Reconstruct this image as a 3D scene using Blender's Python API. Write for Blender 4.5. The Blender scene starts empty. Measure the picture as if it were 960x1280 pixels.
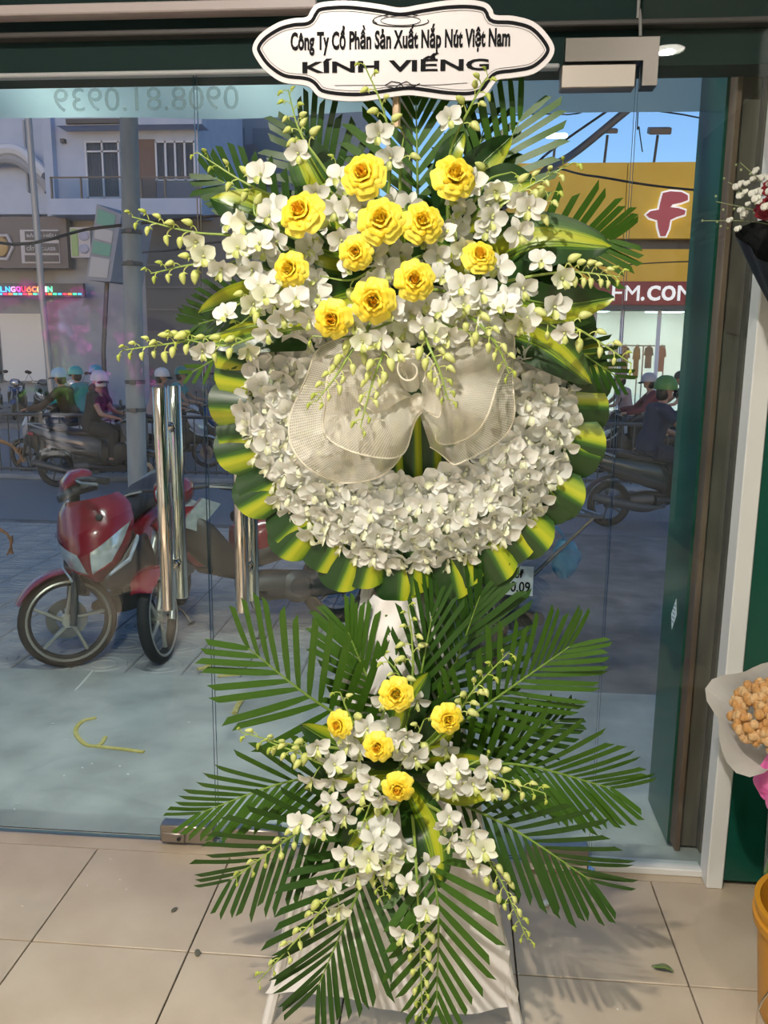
import bpy, math, random
import numpy as np
from mathutils import Vector, Matrix, Quaternion
random.seed(7)
S = bpy.context.scene
COL = S.collection
# ------------------------------------------------------------------ camera
FPX = 1050.0; H = 1.5
PITCH, YAW, ROLL = math.radians(10.8), math.radians(4.7), math.radians(0.55)
_F = Vector((-math.sin(YAW)*math.cos(PITCH), math.cos(YAW)*math.cos(PITCH), -math.sin(PITCH)))
_r = Vector((math.cos(YAW), math.sin(YAW), 0)); _u = _r.cross(_F)
CR = math.cos(ROLL)*_r + math.sin(ROLL)*_u
CU = -math.sin(ROLL)*_r + math.cos(ROLL)*_u
CC = Vector((0, 0, H))
cd = bpy.data.cameras.new('camera'); cam = bpy.data.objects.new('camera', cd); COL.objects.link(cam)
cd.sensor_fit = 'VERTICAL'; cd.sensor_height = 32.0; cd.lens = FPX*32.0/1280.0
cd.clip_start = 0.05; cd.clip_end = 300
m = Matrix((CR, CU, -_F)).transposed().to_4x4(); m.translation = CC
cam.matrix_world = m; S.camera = cam
def ray(x, y): return _F + CR*((x-480)/FPX) - CU*((y-640)/FPX)
def onY(x, y, Y): d = ray(x, y); return CC + d*(Y/d.y)
def onZ(x, y, z): d = ray(x, y); return CC + d*((z-H)/d.z)
def onX(x, y, X): d = ray(x, y); return CC + d*(X/d.x)
# ------------------------------------------------------------------ world and lights
S.view_settings.view_transform = 'Standard'; S.view_settings.look = 'None'
S.view_settings.gamma = 1.0; S.view_settings.exposure = 0.0
try: S.view_settings.use_curve_mapping = False
except Exception: pass
S.cycles.transparent_max_bounces = 24
W = bpy.data.worlds.new('dusk_sky'); S.world = W; W.use_nodes = True
nt = W.node_tree; bg = nt.nodes['Background']
sky = nt.nodes.new('ShaderNodeTexSky'); sky.sky_type = 'NISHITA'; sky.sun_disc = False
sky.sun_elevation = math.radians(7); sky.sun_rotation = math.radians(180); sky.altitude = 10; sky.air_density = 1.0; sky.dust_density = .5; sky.ozone_density = 3.2
wb_ = nt.nodes.new('ShaderNodeMix'); wb_.data_type = 'RGBA'; wb_.blend_type = 'MULTIPLY'; wb_.inputs[0].default_value = 1; wb_.inputs[7].default_value = (1.0, .88, 1.0, 1)
nt.links.new(sky.outputs[0], wb_.inputs[6]); nt.links.new(wb_.outputs[2], bg.inputs[0]); bg.inputs[1].default_value = .27
# ------------------------------------------------------------------ helpers
def tag(o, label=None, cat=None, group=None, kind=None):
    if label: o['label'] = label
    if cat: o['category'] = cat
    if group: o['group'] = group
    if kind: o['kind'] = kind
    return o
def empty(name, loc=(0, 0, 0), rz=0.0, parent=None):
    o = bpy.data.objects.new(name, None); COL.objects.link(o); o.location = loc; o.rotation_euler = (0, 0, rz)
    o.empty_display_size = 0.05
    if parent: o.parent = parent
    return o
def link(name, me, parent=None, mtx=None):
    o = bpy.data.objects.new(name, me); COL.objects.link(o)
    if parent: o.parent = parent
    if mtx is not None: o.matrix_local = mtx
    return o
def frame(d, up=(0, 0, 1)):
    """3x3 with columns x=d, y, z~up"""
    x = Vector(d).normalized(); up = Vector(up)
    y = up.cross(x)
    if y.length < 1e-5: y = Vector((0, 1, 0)).cross(x)
    if y.length < 1e-5: y = Vector((1, 0, 0)).cross(x)
    y.normalize(); z = x.cross(y)
    return Matrix((x, y, z)).transposed()
def zframe(d, up=(0, 0, 1)):
    """columns: z = d, y ~ up"""
    z = Vector(d).normalized(); x = Vector(up).cross(z)
    if x.length < 1e-5: x = Vector((1, 0, 0))
    x.normalize(); y = z.cross(x)
    return Matrix((x, y, z)).transposed()
def xf(rot, loc, s=(1, 1, 1)):
    if not hasattr(s, '__len__'): s = (s, s, s)
    return Matrix.Translation(loc) @ rot.to_4x4() @ Matrix.Diagonal((s[0], s[1], s[2], 1))
def bez(pts, n):
    """Catmull-Rom through pts, n samples"""
    P = [Vector(p) for p in pts]
    if len(P) == 2: return [P[0].lerp(P[1], i/(n-1)) for i in range(n)]
    Q = [2*P[0]-P[1]] + P + [2*P[-1]-P[-2]]
    out = []; segs = len(P)-1
    for i in range(n):
        t = i/(n-1)*segs; k = min(int(t), segs-1); f = t-k
        a, b, c, d = Q[k], Q[k+1], Q[k+2], Q[k+3]
        out.append(0.5*((2*b)+(c-a)*f+(2*a-5*b+4*c-d)*f*f+(3*b-a-3*c+d)*f**3))
    return out
class MB:
    def __init__(self): self.v = []; self.f = []; self.m = []; self.uv = []
    def add(self, vs, fs, mi=0, uv=None):
        o = len(self.v); self.v += [tuple(p) for p in vs]
        self.uv += list(uv) if uv else [(0, 0)]*len(vs)
        self.f += [tuple(i+o for i in f) for f in fs]; self.m += [mi]*len(fs)
        return self
    def box(self, c, s, mi=0, rot=None, bev=0.0):
        hx, hy, hz = s[0]/2, s[1]/2, s[2]/2; c = Vector(c)
        if bev <= 0:
            vs = [Vector((x*hx, y*hy, z*hz)) for x in (-1, 1) for y in (-1, 1) for z in (-1, 1)]
            fs = [(0, 1, 3, 2), (4, 6, 7, 5), (0, 4, 5, 1), (2, 3, 7, 6), (0, 2, 6, 4), (1, 5, 7, 3)]
        else:
            b = min(bev, hx*.95, hy*.95, hz*.95); vs = []; idx = {}
            for x in (-1, 1):
                for y in (-1, 1):
                    for z in (-1, 1):
                        for ax in range(3):
                            p = [x*(hx-b), y*(hy-b), z*(hz-b)]; p[ax] = (x*hx, y*hy, z*hz)[ax]
                            idx[(x, y, z, ax)] = len(vs); vs.append(Vector(p))
            fs = []
            for ax in range(3):
                for sgn in (-1, 1):
                    q = []
                    for a, bb in ((-1, -1), (1, -1), (1, 1), (-1, 1)):
                        k = [0, 0, 0]; k[ax] = sgn; k[(ax+1) % 3] = a; k[(ax+2) % 3] = bb; q.append(idx[(*k, ax)])
                    fs.append(tuple(q) if sgn > 0 else tuple(reversed(q)))
                a1, a2 = (ax+1) % 3, (ax+2) % 3
                for s1 in (-1, 1):
                    for s2 in (-1, 1):
                        k0 = [0, 0, 0]; k1 = [0, 0, 0]; k0[ax] = -1; k1[ax] = 1
                        for k in (k0, k1): k[a1] = s1; k[a2] = s2
                        q = [idx[(*k0, a1)], idx[(*k1, a1)], idx[(*k1, a2)], idx[(*k0, a2)]]
                        fs.append(tuple(q) if s1*s2 < 0 else tuple(reversed(q)))
            for x in (-1, 1):
                for y in (-1, 1):
                    for z in (-1, 1):
                        q = [idx[(x, y, z, a)] for a in range(3)]
                        fs.append(tuple(q) if x*y*z > 0 else tuple(reversed(q)))
        if rot is not None: vs = [rot @ p for p in vs]
        return self.add([c+p for p in vs], fs, mi)
    def tube(self, path, rad, n=8, mi=0, cap=True, flat=1.0, up=None, closed=False):
        P = [Vector(p) for p in path]; k = len(P); vs = []; uv = []
        R = rad if hasattr(rad, '__len__') else [rad]*k
        prev = None
        for i in range(k):
            if closed: t = P[(i+1) % k]-P[i-1]
            else: t = P[min(i+1, k-1)]-P[max(i-1, 0)]
            if t.length < 1e-9: t = Vector((0, 0, 1))
            t.normalize()
            if prev is None:
                a = Vector(up) if up else (Vector((0, 0, 1)) if abs(t.z) < .9 else Vector((1, 0, 0)))
                nrm = (a - t*a.dot(t)).normalized()
            else:
                nrm = prev - t*prev.dot(t)
                nrm = nrm.normalized() if nrm.length > 1e-6 else t.orthogonal().normalized()
            prev = nrm; b = t.cross(nrm)
            for j in range(n):
                an = 2*math.pi*j/n
                vs.append(P[i]+nrm*(R[i]*flat*math.cos(an))+b*(R[i]*math.sin(an))); uv.append((j/n, i/(k-1)))
        fs = []
        for i in range(k if closed else k-1):
            i2 = (i+1) % k
            for j in range(n):
                fs.append((i*n+j, i*n+(j+1) % n, i2*n+(j+1) % n, i2*n+j))
        if cap and not closed:
            fs.append(tuple(reversed(range(n)))); fs.append(tuple((k-1)*n+j for j in range(n)))
        return self.add(vs, fs, mi, uv)
    def lathe(self, prof, c=(0, 0, 0), axis=(0, 0, 1), n=16, mi=0, cap=True, closed=False):
        R = zframe(axis, (0, 0, 1) if abs(Vector(axis).normalized().z) < .9 else (0, 1, 0)); c = Vector(c); vs = []
        for r, z in prof:
            for j in range(n):
                a = 2*math.pi*j/n; vs.append(c + R @ Vector((r*math.cos(a), r*math.sin(a), z)))
        fs = []; k = len(prof)
        for i in range(k if closed else k-1):
            i2 = (i+1) % k
            for j in range(n): fs.append((i*n+j, i*n+(j+1) % n, i2*n+(j+1) % n, i2*n+j))
        if cap and not closed:
            fs.append(tuple(reversed(range(n)))); fs.append(tuple((k-1)*n+j for j in range(n)))
        return self.add(vs, fs, mi)
    def grid(self, fn, nu, nv, mi=0, wrap=False):
        """fn(u,v) u,v in 0..1"""
        vs = []; uv = []
        for j in range(nv+1):
            for i in range(nu+1):
                u, v = i/nu, j/nv; vs.append(fn(u, v)); uv.append((u, v))
        fs = [(j*(nu+1)+i, j*(nu+1)+i+1, (j+1)*(nu+1)+i+1, (j+1)*(nu+1)+i) for j in range(nv) for i in range(nu)]
        return self.add(vs, fs, mi, uv)
    def ell(self, c, r, n=12, k=8, mi=0, rot=None):
        c = Vector(c); vs = []; fs = []
        for i in range(k+1):
            t = math.pi*i/k
            for j in range(n):
                a = 2*math.pi*j/n
                p = Vector((r[0]*math.sin(t)*math.cos(a), r[1]*math.sin(t)*math.sin(a), r[2]*math.cos(t)))
                if rot is not None: p = rot @ p
                vs.append(c+p)
        for i in range(k):
            for j in range(n): fs.append((i*n+j, (i+1)*n+j, (i+1)*n+(j+1) % n, i*n+(j+1) % n))
        return self.add(vs, fs, mi)
    def prism(self, poly, y0, y1, mi=0, fn=None):
        """poly: list of (x,z); extruded along y (fn maps (x,y,z)->Vector)"""
        n = len(poly); g = fn or (lambda x, y, z: Vector((x, y, z)))
        vs = [g(x, y0, z) for x, z in poly]+[g(x, y1, z) for x, z in poly]
        fs = [tuple(range(n)), tuple(reversed(range(n, 2*n)))]+[(i, n+i, n+(i+1) % n, (i+1) % n) for i in range(n)]
        return self.add(vs, fs, mi)
    def mesh(self, name, mats, smooth=True, ang=40, org=None, solid=0.0):
        me = bpy.data.meshes.new(name)
        vs = self.v if org is None else [(p[0]-org[0], p[1]-org[1], p[2]-org[2]) for p in self.v]
        me.from_pydata(vs, [], self.f)
        if not isinstance(mats, (list, tuple)): mats = [mats]
        for mt in mats: me.materials.append(mt)
        if len(mats) > 1: me.polygons.foreach_set('material_index', self.m)
        if any(u != (0, 0) for u in self.uv):
            ul = me.uv_layers.new(name='UVMap'); li = np.empty(len(me.loops), dtype=np.int32)
            me.loops.foreach_get('vertex_index', li)
            ul.data.foreach_set('uv', np.array(self.uv, dtype=np.float32)[li].ravel())
        if smooth:
            me.shade_smooth()
            if ang < 180: me.set_sharp_from_angle(angle=math.radians(ang))
        me.update(); return me
    def build(self, name, mats, parent=None, smooth=True, ang=40, org=None, mtx=None):
        if org is None and parent is not None and parent.get('_org') is not None: org = parent['_org']
        return link(name, self.mesh(name, mats, smooth, ang, org), parent, mtx)
def thing(name, loc, label, cat, group=None, rz=0.0):
    return tag(empty(name, loc, rz), label, cat, group)
def wthing(name, loc, label, cat, group=None):
    """thing whose parts are given in world coordinates"""
    o = thing(name, loc, label, cat, group); o['_org'] = tuple(loc); return o
# ------------------------------------------------------------------ materials
def mat(name, col, rough=.5, metal=0.0, spec=.5, col2=None, nscale=8.0, stretch=(1, 1, 1), bump=0.0, bscale=40.0, coat=0.0, trans=0.0, emit=None, es=0.0, sss=0.0, detail=4, contrast=(0.35, 0.65), sheen=0):
    M = bpy.data.materials.new(name); M.use_nodes = True; t = M.node_tree; b = t.nodes['Principled BSDF']
    b.inputs['Base Color'].default_value = (*col, 1); b.inputs['Roughness'].default_value = rough
    b.inputs['Metallic'].default_value = metal; b.inputs['Specular IOR Level'].default_value = spec
    b.inputs['Coat Weight'].default_value = coat; b.inputs['Coat Roughness'].default_value = .08
    if sss: b.inputs['Subsurface Weight'].default_value = sss; b.inputs['Subsurface Radius'].default_value = (.02, .015, .008); b.inputs['Subsurface Scale'].default_value = .3
    if emit: b.inputs['Emission Color'].default_value = (*emit, 1); b.inputs['Emission Strength'].default_value = es
    if col2 or bump:
        tcn = t.nodes.new('ShaderNodeTexCoord'); mp = t.nodes.new('ShaderNodeMapping'); mp.inputs['Scale'].default_value = stretch
        t.links.new(tcn.outputs['Object'], mp.inputs[0])
    if col2:
        nz = t.nodes.new('ShaderNodeTexNoise'); nz.inputs['Scale'].default_value = nscale; nz.inputs['Detail'].default_value = detail
        cr = t.nodes.new('ShaderNodeValToRGB'); cr.color_ramp.elements[0].position = contrast[0]; cr.color_ramp.elements[1].position = contrast[1]
        cr.color_ramp.elements[0].color = (*col, 1); cr.color_ramp.elements[1].color = (*col2, 1)
        t.links.new(mp.outputs[0], nz.inputs[0]); t.links.new(nz.outputs[0], cr.inputs[0]); t.links.new(cr.outputs[0], b.inputs['Base Color'])
    if bump:
        n2 = t.nodes.new('ShaderNodeTexNoise'); n2.inputs['Scale'].default_value = bscale; n2.inputs['Detail'].default_value = 5
        bp = t.nodes.new('ShaderNodeBump'); bp.inputs['Strength'].default_value = bump; bp.inputs['Distance'].default_value = .01
        t.links.new(mp.outputs[0], n2.inputs[0]); t.links.new(n2.outputs[0], bp.inputs['Height']); t.links.new(bp.outputs[0], b.inputs['Normal'])
    if trans:   # mix in a translucent lobe (petals, leaves, cloth)
        out = t.nodes['Material Output']; tr = t.nodes.new('ShaderNodeBsdfTranslucent'); mx = t.nodes.new('ShaderNodeMixShader')
        mx.inputs[0].default_value = trans
        if b.inputs['Base Color'].is_linked: t.links.new(b.inputs['Base Color'].links[0].from_socket, tr.inputs[0])
        else: tr.inputs[0].default_value = (*col, 1)
        t.links.new(b.outputs[0], mx.inputs[1]); t.links.new(tr.outputs[0], mx.inputs[2]); t.links.new(mx.outputs[0], out.inputs[0])
    return M
def glass_mat(name, tint=(.93, .97, .96), base=.032, rough=0.0, smudge=0.0):
    M = bpy.data.materials.new(name); M.use_nodes = True; t = M.node_tree; t.nodes.remove(t.nodes['Principled BSDF']); out = t.nodes['Material Output']
    tp = t.nodes.new('ShaderNodeBsdfTransparent'); tp.inputs[0].default_value = (*tint, 1)
    gl = t.nodes.new('ShaderNodeBsdfGlossy'); gl.inputs['Roughness'].default_value = rough
    lw = t.nodes.new('ShaderNodeLayerWeight'); lw.inputs[0].default_value = .5
    pw = t.nodes.new('ShaderNodeMath'); pw.operation = 'POWER'; pw.inputs[1].default_value = 5
    ma = t.nodes.new('ShaderNodeMath'); ma.operation = 'MULTIPLY_ADD'; ma.inputs[1].default_value = 1-base; ma.inputs[2].default_value = base
    mx = t.nodes.new('ShaderNodeMixShader')
    t.links.new(lw.outputs['Facing'], pw.inputs[0]); t.links.new(pw.outputs[0], ma.inputs[0]); t.links.new(ma.outputs[0], mx.inputs[0])
    t.links.new(tp.outputs[0], mx.inputs[1]); t.links.new(gl.outputs[0], mx.inputs[2]); t.links.new(mx.outputs[0], out.inputs[0])
    return M
def stripe_mat(name, stops, axis='X', scale=1.0, noise=.35, rough=.35, trans=.12, fine=30.0):
    """leaf colour across its width from the UV map, broken by fine lengthwise streaks"""
    M = bpy.data.materials.new(name); M.use_nodes = True; t = M.node_tree; b = t.nodes['Principled BSDF']
    b.inputs['Roughness'].default_value = rough; b.inputs['Coat Weight'].default_value = .15; b.inputs['Coat Roughness'].default_value = .25
    uvn = t.nodes.new('ShaderNodeUVMap'); sp = t.nodes.new('ShaderNodeSeparateXYZ'); t.links.new(uvn.outputs[0], sp.inputs[0])
    mp = t.nodes.new('ShaderNodeMapping'); mp.inputs['Scale'].default_value = (fine, 1.2, 1); t.links.new(uvn.outputs[0], mp.inputs[0])
    nz = t.nodes.new('ShaderNodeTexNoise'); nz.inputs['Scale'].default_value = 1.0; nz.inputs['Detail'].default_value = 2; t.links.new(mp.outputs[0], nz.inputs[0])
    ma = t.nodes.new('ShaderNodeMath'); ma.operation = 'MULTIPLY_ADD'; ma.inputs[1].default_value = noise; t.links.new(nz.outputs[0], ma.inputs[0])
    sb = t.nodes.new('ShaderNodeMath'); sb.operation = 'SUBTRACT'; sb.inputs[1].default_value = noise*.5; t.links.new(sp.outputs['X' if axis == 'X' else 'Y'], sb.inputs[0]); t.links.new(sb.outputs[0], ma.inputs[2])
    cr = t.nodes.new('ShaderNodeValToRGB'); e = cr.color_ramp.elements
    e[0].position, e[0].color = stops[0][0], (*stops[0][1], 1); e[1].position, e[1].color = stops[-1][0], (*stops[-1][1], 1)
    for p, c in stops[1:-1]:
        k = e.new(p); k.color = (*c, 1)
    t.links.new(ma.outputs[0], cr.inputs[0]); t.links.new(cr.outputs[0], b.inputs['Base Color'])
    tr = t.nodes.new('ShaderNodeBsdfTranslucent'); mx = t.nodes.new('ShaderNodeMixShader'); mx.inputs[0].default_value = trans
    t.links.new(cr.outputs[0], tr.inputs[0]); t.links.new(b.outputs[0], mx.inputs[1]); t.links.new(tr.outputs[0], mx.inputs[2]); t.links.new(mx.outputs[0], t.nodes['Material Output'].inputs[0])
    return M
def text_mesh(txt, height, width=None, depth=.001, bold=0.0):
    """flat lettering mesh in the XY plane, centred, scaled to width x height"""
    c = bpy.data.curves.new('lettering', 'FONT'); c.body = txt; c.align_x = 'CENTER'; c.align_y = 'CENTER'; c.extrude = .05; c.offset = bold; c.resolution_u = 3
    o = bpy.data.objects.new('lettering', c); COL.objects.link(o); dg = bpy.context.evaluated_depsgraph_get(); dg.update()
    me = bpy.data.meshes.new_from_object(o.evaluated_get(dg)); bpy.data.objects.remove(o); bpy.data.curves.remove(c)
    n = len(me.vertices); co = np.empty(n*3, dtype=np.float32); me.vertices.foreach_get('co', co); co = co.reshape(-1, 3)
    lo, hi = co.min(0), co.max(0); co -= (lo+hi)/2
    sy = height/(hi[1]-lo[1]); sx_ = width/(hi[0]-lo[0]) if width else sy
    co *= np.array([sx_, sy, depth/.1]); me.vertices.foreach_set('co', co.ravel()); me.update()
    return me
def lettering(name, txt, height, width, M, parent, mtx, depth=.001, bold=0.0):
    me = text_mesh(txt, height, width, depth, bold); me.materials.clear(); me.materials.append(M); me.name = name
    return link(name, me, parent, mtx)
FACE_CAM = Matrix(((1, 0, 0), (0, 0, -1), (0, 1, 0)))      # local x right, local y up, local z towards -Y
def copy_tree(o, parent=None):
    c = o.copy(); COL.objects.link(c); c.parent = parent
    for ch in list(o.children): copy_tree(ch, c)
    return c
M_ = {}
M_['tile'] = mat('floor_tile', (.445, .355, .26), .28, col2=(.515, .425, .32), nscale=5, bump=.03, bscale=60)
M_['grout'] = mat('tile_grout', (.16, .14, .12), .9)
M_['green'] = mat('green_panel', (.006, .075, .05), .22, spec=.5)
M_['dgreen'] = mat('dark_green_panel', (.008, .026, .024), .7, spec=.2)
M_['white_al'] = mat('white_aluminium', (.72, .72, .70), .35)
M_['grey_metal'] = mat('grey_rail', (.16, .155, .15), .5, metal=.4)
M_['dark_rail'] = mat('dark_rail', (.055, .052, .05), .5)
M_['pale_rail'] = mat('pale_rail', (.40, .42, .43), .4)
M_['steel'] = mat('brushed_steel', (.42, .38, .34), .38, metal=1.0)
M_['steel_dark'] = mat('steel_dark_reflection', (.20, .185, .17), .32, metal=1.0)  # darker steel copy: dark reflection on the corner fitting put into the colour
M_['chrome'] = mat('polished_steel', (.72, .68, .63), .08, metal=1.0)
M_['glass'] = glass_mat('door_glass')
M_['glass_edge'] = mat('glass_edge', (.10, .17, .17), .15)
M_['wall'] = mat('shop_wall', (.62, .62, .60), .6)
M_['ceil'] = mat('shop_ceiling', (.70, .70, .68), .8)
M_['conc'] = mat('apron_concrete', (.32, .34, .32), .85, col2=(.48, .50, .47), nscale=3.5, bump=.25, bscale=30, detail=8)
M_['conc_dark'] = mat('dark_concrete', (.14, .135, .135), .9, col2=(.25, .24, .235), nscale=4, bump=.3, bscale=18, detail=8)
M_['paver'] = mat('paver', (.34, .345, .35), .8, col2=(.44, .44, .44), nscale=6, bump=.25, bscale=50)
M_['asphalt'] = mat('asphalt', (.19, .20, .215), .9, col2=(.32, .325, .34), nscale=60, bump=.4, bscale=90, detail=6)
M_['rust'] = mat('rusty_steel', (.10, .055, .035), .7, col2=(.20, .13, .09), nscale=9, stretch=(1, 1, .25))
M_['oldsteel'] = mat('weathered_channel', (.10, .085, .07), .7, col2=(.17, .14, .11), nscale=14, stretch=(1, 1, .3))
M_['black'] = mat('black_plastic', (.012, .012, .013), .45)
M_['rubber'] = mat('tyre_rubber', (.014, .014, .015), .75)
M_['led'] = mat('lamp_diffuser', (1, 1, 1), .5, emit=(1, .93, .82), es=16)
# ------------------------------------------------------------------ room shell
GY = 2.305                      # plane of the glass front
T = 0.4135; TX0, TY0 = -1.053, 1.838
XL, XR, YB, ZC = -3.1, 2.05, -3.2, 3.3
mb = MB(); mb.box(((XL+XR)/2, (YB+GY)/2, -.06), (XR-XL, GY-YB, .08))
floor = tag(mb.build('floor', M_['grout'], smooth=False), 'beige stone-look tiled shop floor', None, None, 'structure')
tm = MB(); tm.box((0, 0, -.012), (T-.004, T-.004, .024), bev=.0015); tile_me = tm.mesh('tile', M_['tile'], smooth=False)
i0, i1 = math.ceil((XL-TX0)/T), math.floor((XR-TX0)/T)
j0, j1 = math.ceil((YB-TY0)/T), 1
for i in range(i0, i1):
    for j in range(j0, j1):
        link('tile', tile_me, floor, Matrix.Translation((TX0+(i+.5)*T, TY0+(j+.5)*T, random.uniform(-.0006, 0))))
th = MB(); th.box(((XL+XR)/2, GY-.012, -.012), (XR-XL, .084, .024)); th.build('threshold_strip', M_['tile'], floor, smooth=False)
def wall(name, c, s, M, label, **k):
    b = MB(); b.box(c, s); return tag(b.build(name, M, smooth=False), label, None, None, 'structure')
wall('wall_left', (XL-.05, (YB+GY)/2, ZC/2), (.1, GY-YB, ZC+.2), M_['wall'], 'plain pale wall of the shop')
wall('wall_right', (XR+.05, (YB+GY)/2, ZC/2), (.1, GY-YB, ZC+.2), M_['green'], 'green side wall of the shop')
wall('wall_back', ((XL+XR)/2, YB-.05, ZC/2), (XR-XL+.2, .1, ZC+.2), M_['wall'], 'pale wall across the back of the shop')
wall('ceiling', ((XL+XR)/2, (YB+GY)/2, ZC+.05), (XR-XL+.2, GY-YB+.1, .1), M_['ceil'], 'white shop ceiling')
wall('wall_front', ((.795+XR)/2, GY-.035, 1.66), (XR-.795, .05, 3.28), M_['green'], 'glossy dark green wall panel beside the glass front')
wall('wall_front_end', ((XL-1.82)/2, GY, 1.66), (-1.82-XL, .06, 3.28), M_['green'], 'dark green wall panel beyond the glass door')
# beam above the glass
zt = 2.207
wall('transom', ((XL+XR)/2, GY+.06, (zt+3.4)/2), (XR-XL, .10, 3.4-zt), M_['dgreen'], 'dark green beam above the glass front')
def trim(n, z0, z1, y, d, M, label, x0=XL, x1=XR):
    b = MB(); b.box(((x0+x1)/2, y, (z0+z1)/2), (x1-x0, d, z1-z0), bev=.003); return tag(b.build('trim_%d' % n, M, smooth=False), label, None, None, 'structure')
trim(1, zt-.008, zt+.003, GY+.0, .03, M_['pale_rail'], 'thin pale rail along the top of the glass', XL, .24)
trim(2, onY(0, 51, GY-.01).z, onY(0, 44, GY-.01).z, GY-.01, .04, M_['dark_rail'], 'grey metal rail across the dark beam')
trim(3, onY(0, 24, GY-.03).z, onY(0, 11, GY-.03).z, GY-.03, .05, mat('pinkish_white', (.46, .40, .40), .4), 'pale strip along the top of the dark beam', XL, onY(400, 5, GY).x)
# white aluminium frame of the fixed pane
trim(4, -.0, 3.28, GY-.04, .07, M_['white_al'], 'upright white frame between fixed pane and green wall', .752, .798)
trim(5, .0, .022, GY, .05, M_['white_al'], 'white sill under the fixed glass pane', .437, .755)
# ------------------------------------------------------------------ glass doors
def pane_mesh(x0, x1, z0, z1):
    b = MB(); b.box(((x0+x1)/2, GY, (z0+z1)/2), (x1-x0, .010, z1-z0)); b.m = [1, 1, 0, 0, 1, 1]; return b
SEAM_L, SEAM_R = -.693, .434
def bar_handle(root, xc, z0, z1):
    for s in (-1, 1):
        b = MB(); y = GY+s*.060
        b.lathe([(.0165, z0), (.019, z0+.003), (.019, z1-.003), (.0165, z1)], (xc, y, 0), n=20); b.build('handle', M_['chrome'], root)
        for z in (z0+.115, z1-.115):
            b = MB(); b.tube([(xc, GY+s*.006, z), (xc, y, z)], .009, 10)
            b.lathe([(.016, 0), (.016, .006)], (xc, GY+s*.005, z), (0, s, 0), 12); b.build('standoff', M_['chrome'], root)
d1 = tag(empty('door_1', (-1.25, GY, 0)), 'frameless glass door leaf with a tall steel bar handle and floor lock', None, None, 'structure'); d1['_org'] = (-1.25, GY, 0)
pane_mesh(-1.815, SEAM_L-.004, .012, zt-.004).build('pane', [M_['glass'], M_['glass_edge']], d1, smooth=False)
hz0, hz1 = onY(212, 762, GY-.06).z, onY(200, 484, GY-.06).z
bar_handle(d1, onY(208, 700, GY-.06).x, hz0, hz1)
d2 = tag(empty('door_2', (-.1, GY, 0)), 'frameless glass door leaf behind the flower stand with steel patch fittings', None, None, 'structure'); d2['_org'] = (-.1, GY, 0)
pane_mesh(SEAM_L+.004, SEAM_R-.003, .012, zt-.004).build('pane', [M_['glass'], M_['glass_edge']], d2, smooth=False)
bar_handle(d2, onY(303, 740, GY-.06).x, hz0, hz1)
w1 = tag(empty('window_1', (.59, GY, 0)), 'narrow fixed glass pane beside the door', None, None, 'structure'); w1['_org'] = (.59, GY, 0)
pane_mesh(SEAM_R+.003, .756, .018, 3.0).build('pane', [M_['glass'], M_['glass_edge']], w1, smooth=False)
# bottom patch fittings with lock
zp = onY(240, 1033, GY-.02).z
b = MB(); b.box((onY(236, 1045, GY).x, GY, zp/2+.006), (.166, .045, zp-.012), bev=.004); pf = b.build('patch_fitting', M_['steel'], d1)
b = MB(); b.box((onY(220, 1048, GY).x+.0, GY-.026, zp/2-.002), (.072, .008, .030), bev=.002); lk = b.build('lock_plate', M_['steel'], pf, org=d1['_org'])
b = MB(); b.lathe([(.006, 0), (.006, .006)], (onY(228, 1048, GY).x, GY-.030, zp/2-.002), (0, -1, 0), 12); b.build('keyhole', M_['black'], pf, org=d1['_org'])
b = MB(); b.box((onY(305, 1046, GY).x+.03, GY, zp/2+.006), (.17, .045, zp-.012), bev=.004); b.build('patch_fitting', M_['steel'], d2)
b = MB(); b.box((.335, GY, .042), (.185, .045, .058), bev=.004); b.build('patch_fitting', M_['steel'], d2)
b = MB(); b.box((.345, GY-.01, .010), (.20, .075, .012), bev=.003); b.build('floor_plate', M_['chrome'], d2)
# top fittings
a = onY(706, 112, GY-.02); c = onY(796, 78, GY-.02)
b = MB(); b.box((.335, GY, (a.z+c.z)/2), (.183, .046, c.z-a.z-.004), bev=.003); b.build('patch_fitting', M_['steel'], d2)
zA = onY(760, 47, GY-.03).z; zB = onY(760, 78, GY-.03).z; zD = onY(812, 107, GY-.03).z
x0 = onY(707, 60, GY-.03).x; x1 = onY(824, 60, GY-.03).x
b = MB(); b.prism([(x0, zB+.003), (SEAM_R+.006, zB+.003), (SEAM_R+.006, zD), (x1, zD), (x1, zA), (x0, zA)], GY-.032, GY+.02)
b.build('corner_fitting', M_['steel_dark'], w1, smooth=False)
b = MB(); b.tube(bez([(onY(800, 47, GY-.03).x, GY-.035, zA), (onY(797, 20, GY).x, GY-.03, onY(797, 20, GY).z), (onY(797, -20, GY).x, GY-.03, onY(797, -20, GY).z), (.44, GY-.03, 3.28)], 12), .004, 6)
tag(b.build('cable', mat('grey_cable', (.25, .25, .25), .6)), 'thin grey cable rising from the steel corner fitting', 'cable')
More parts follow.
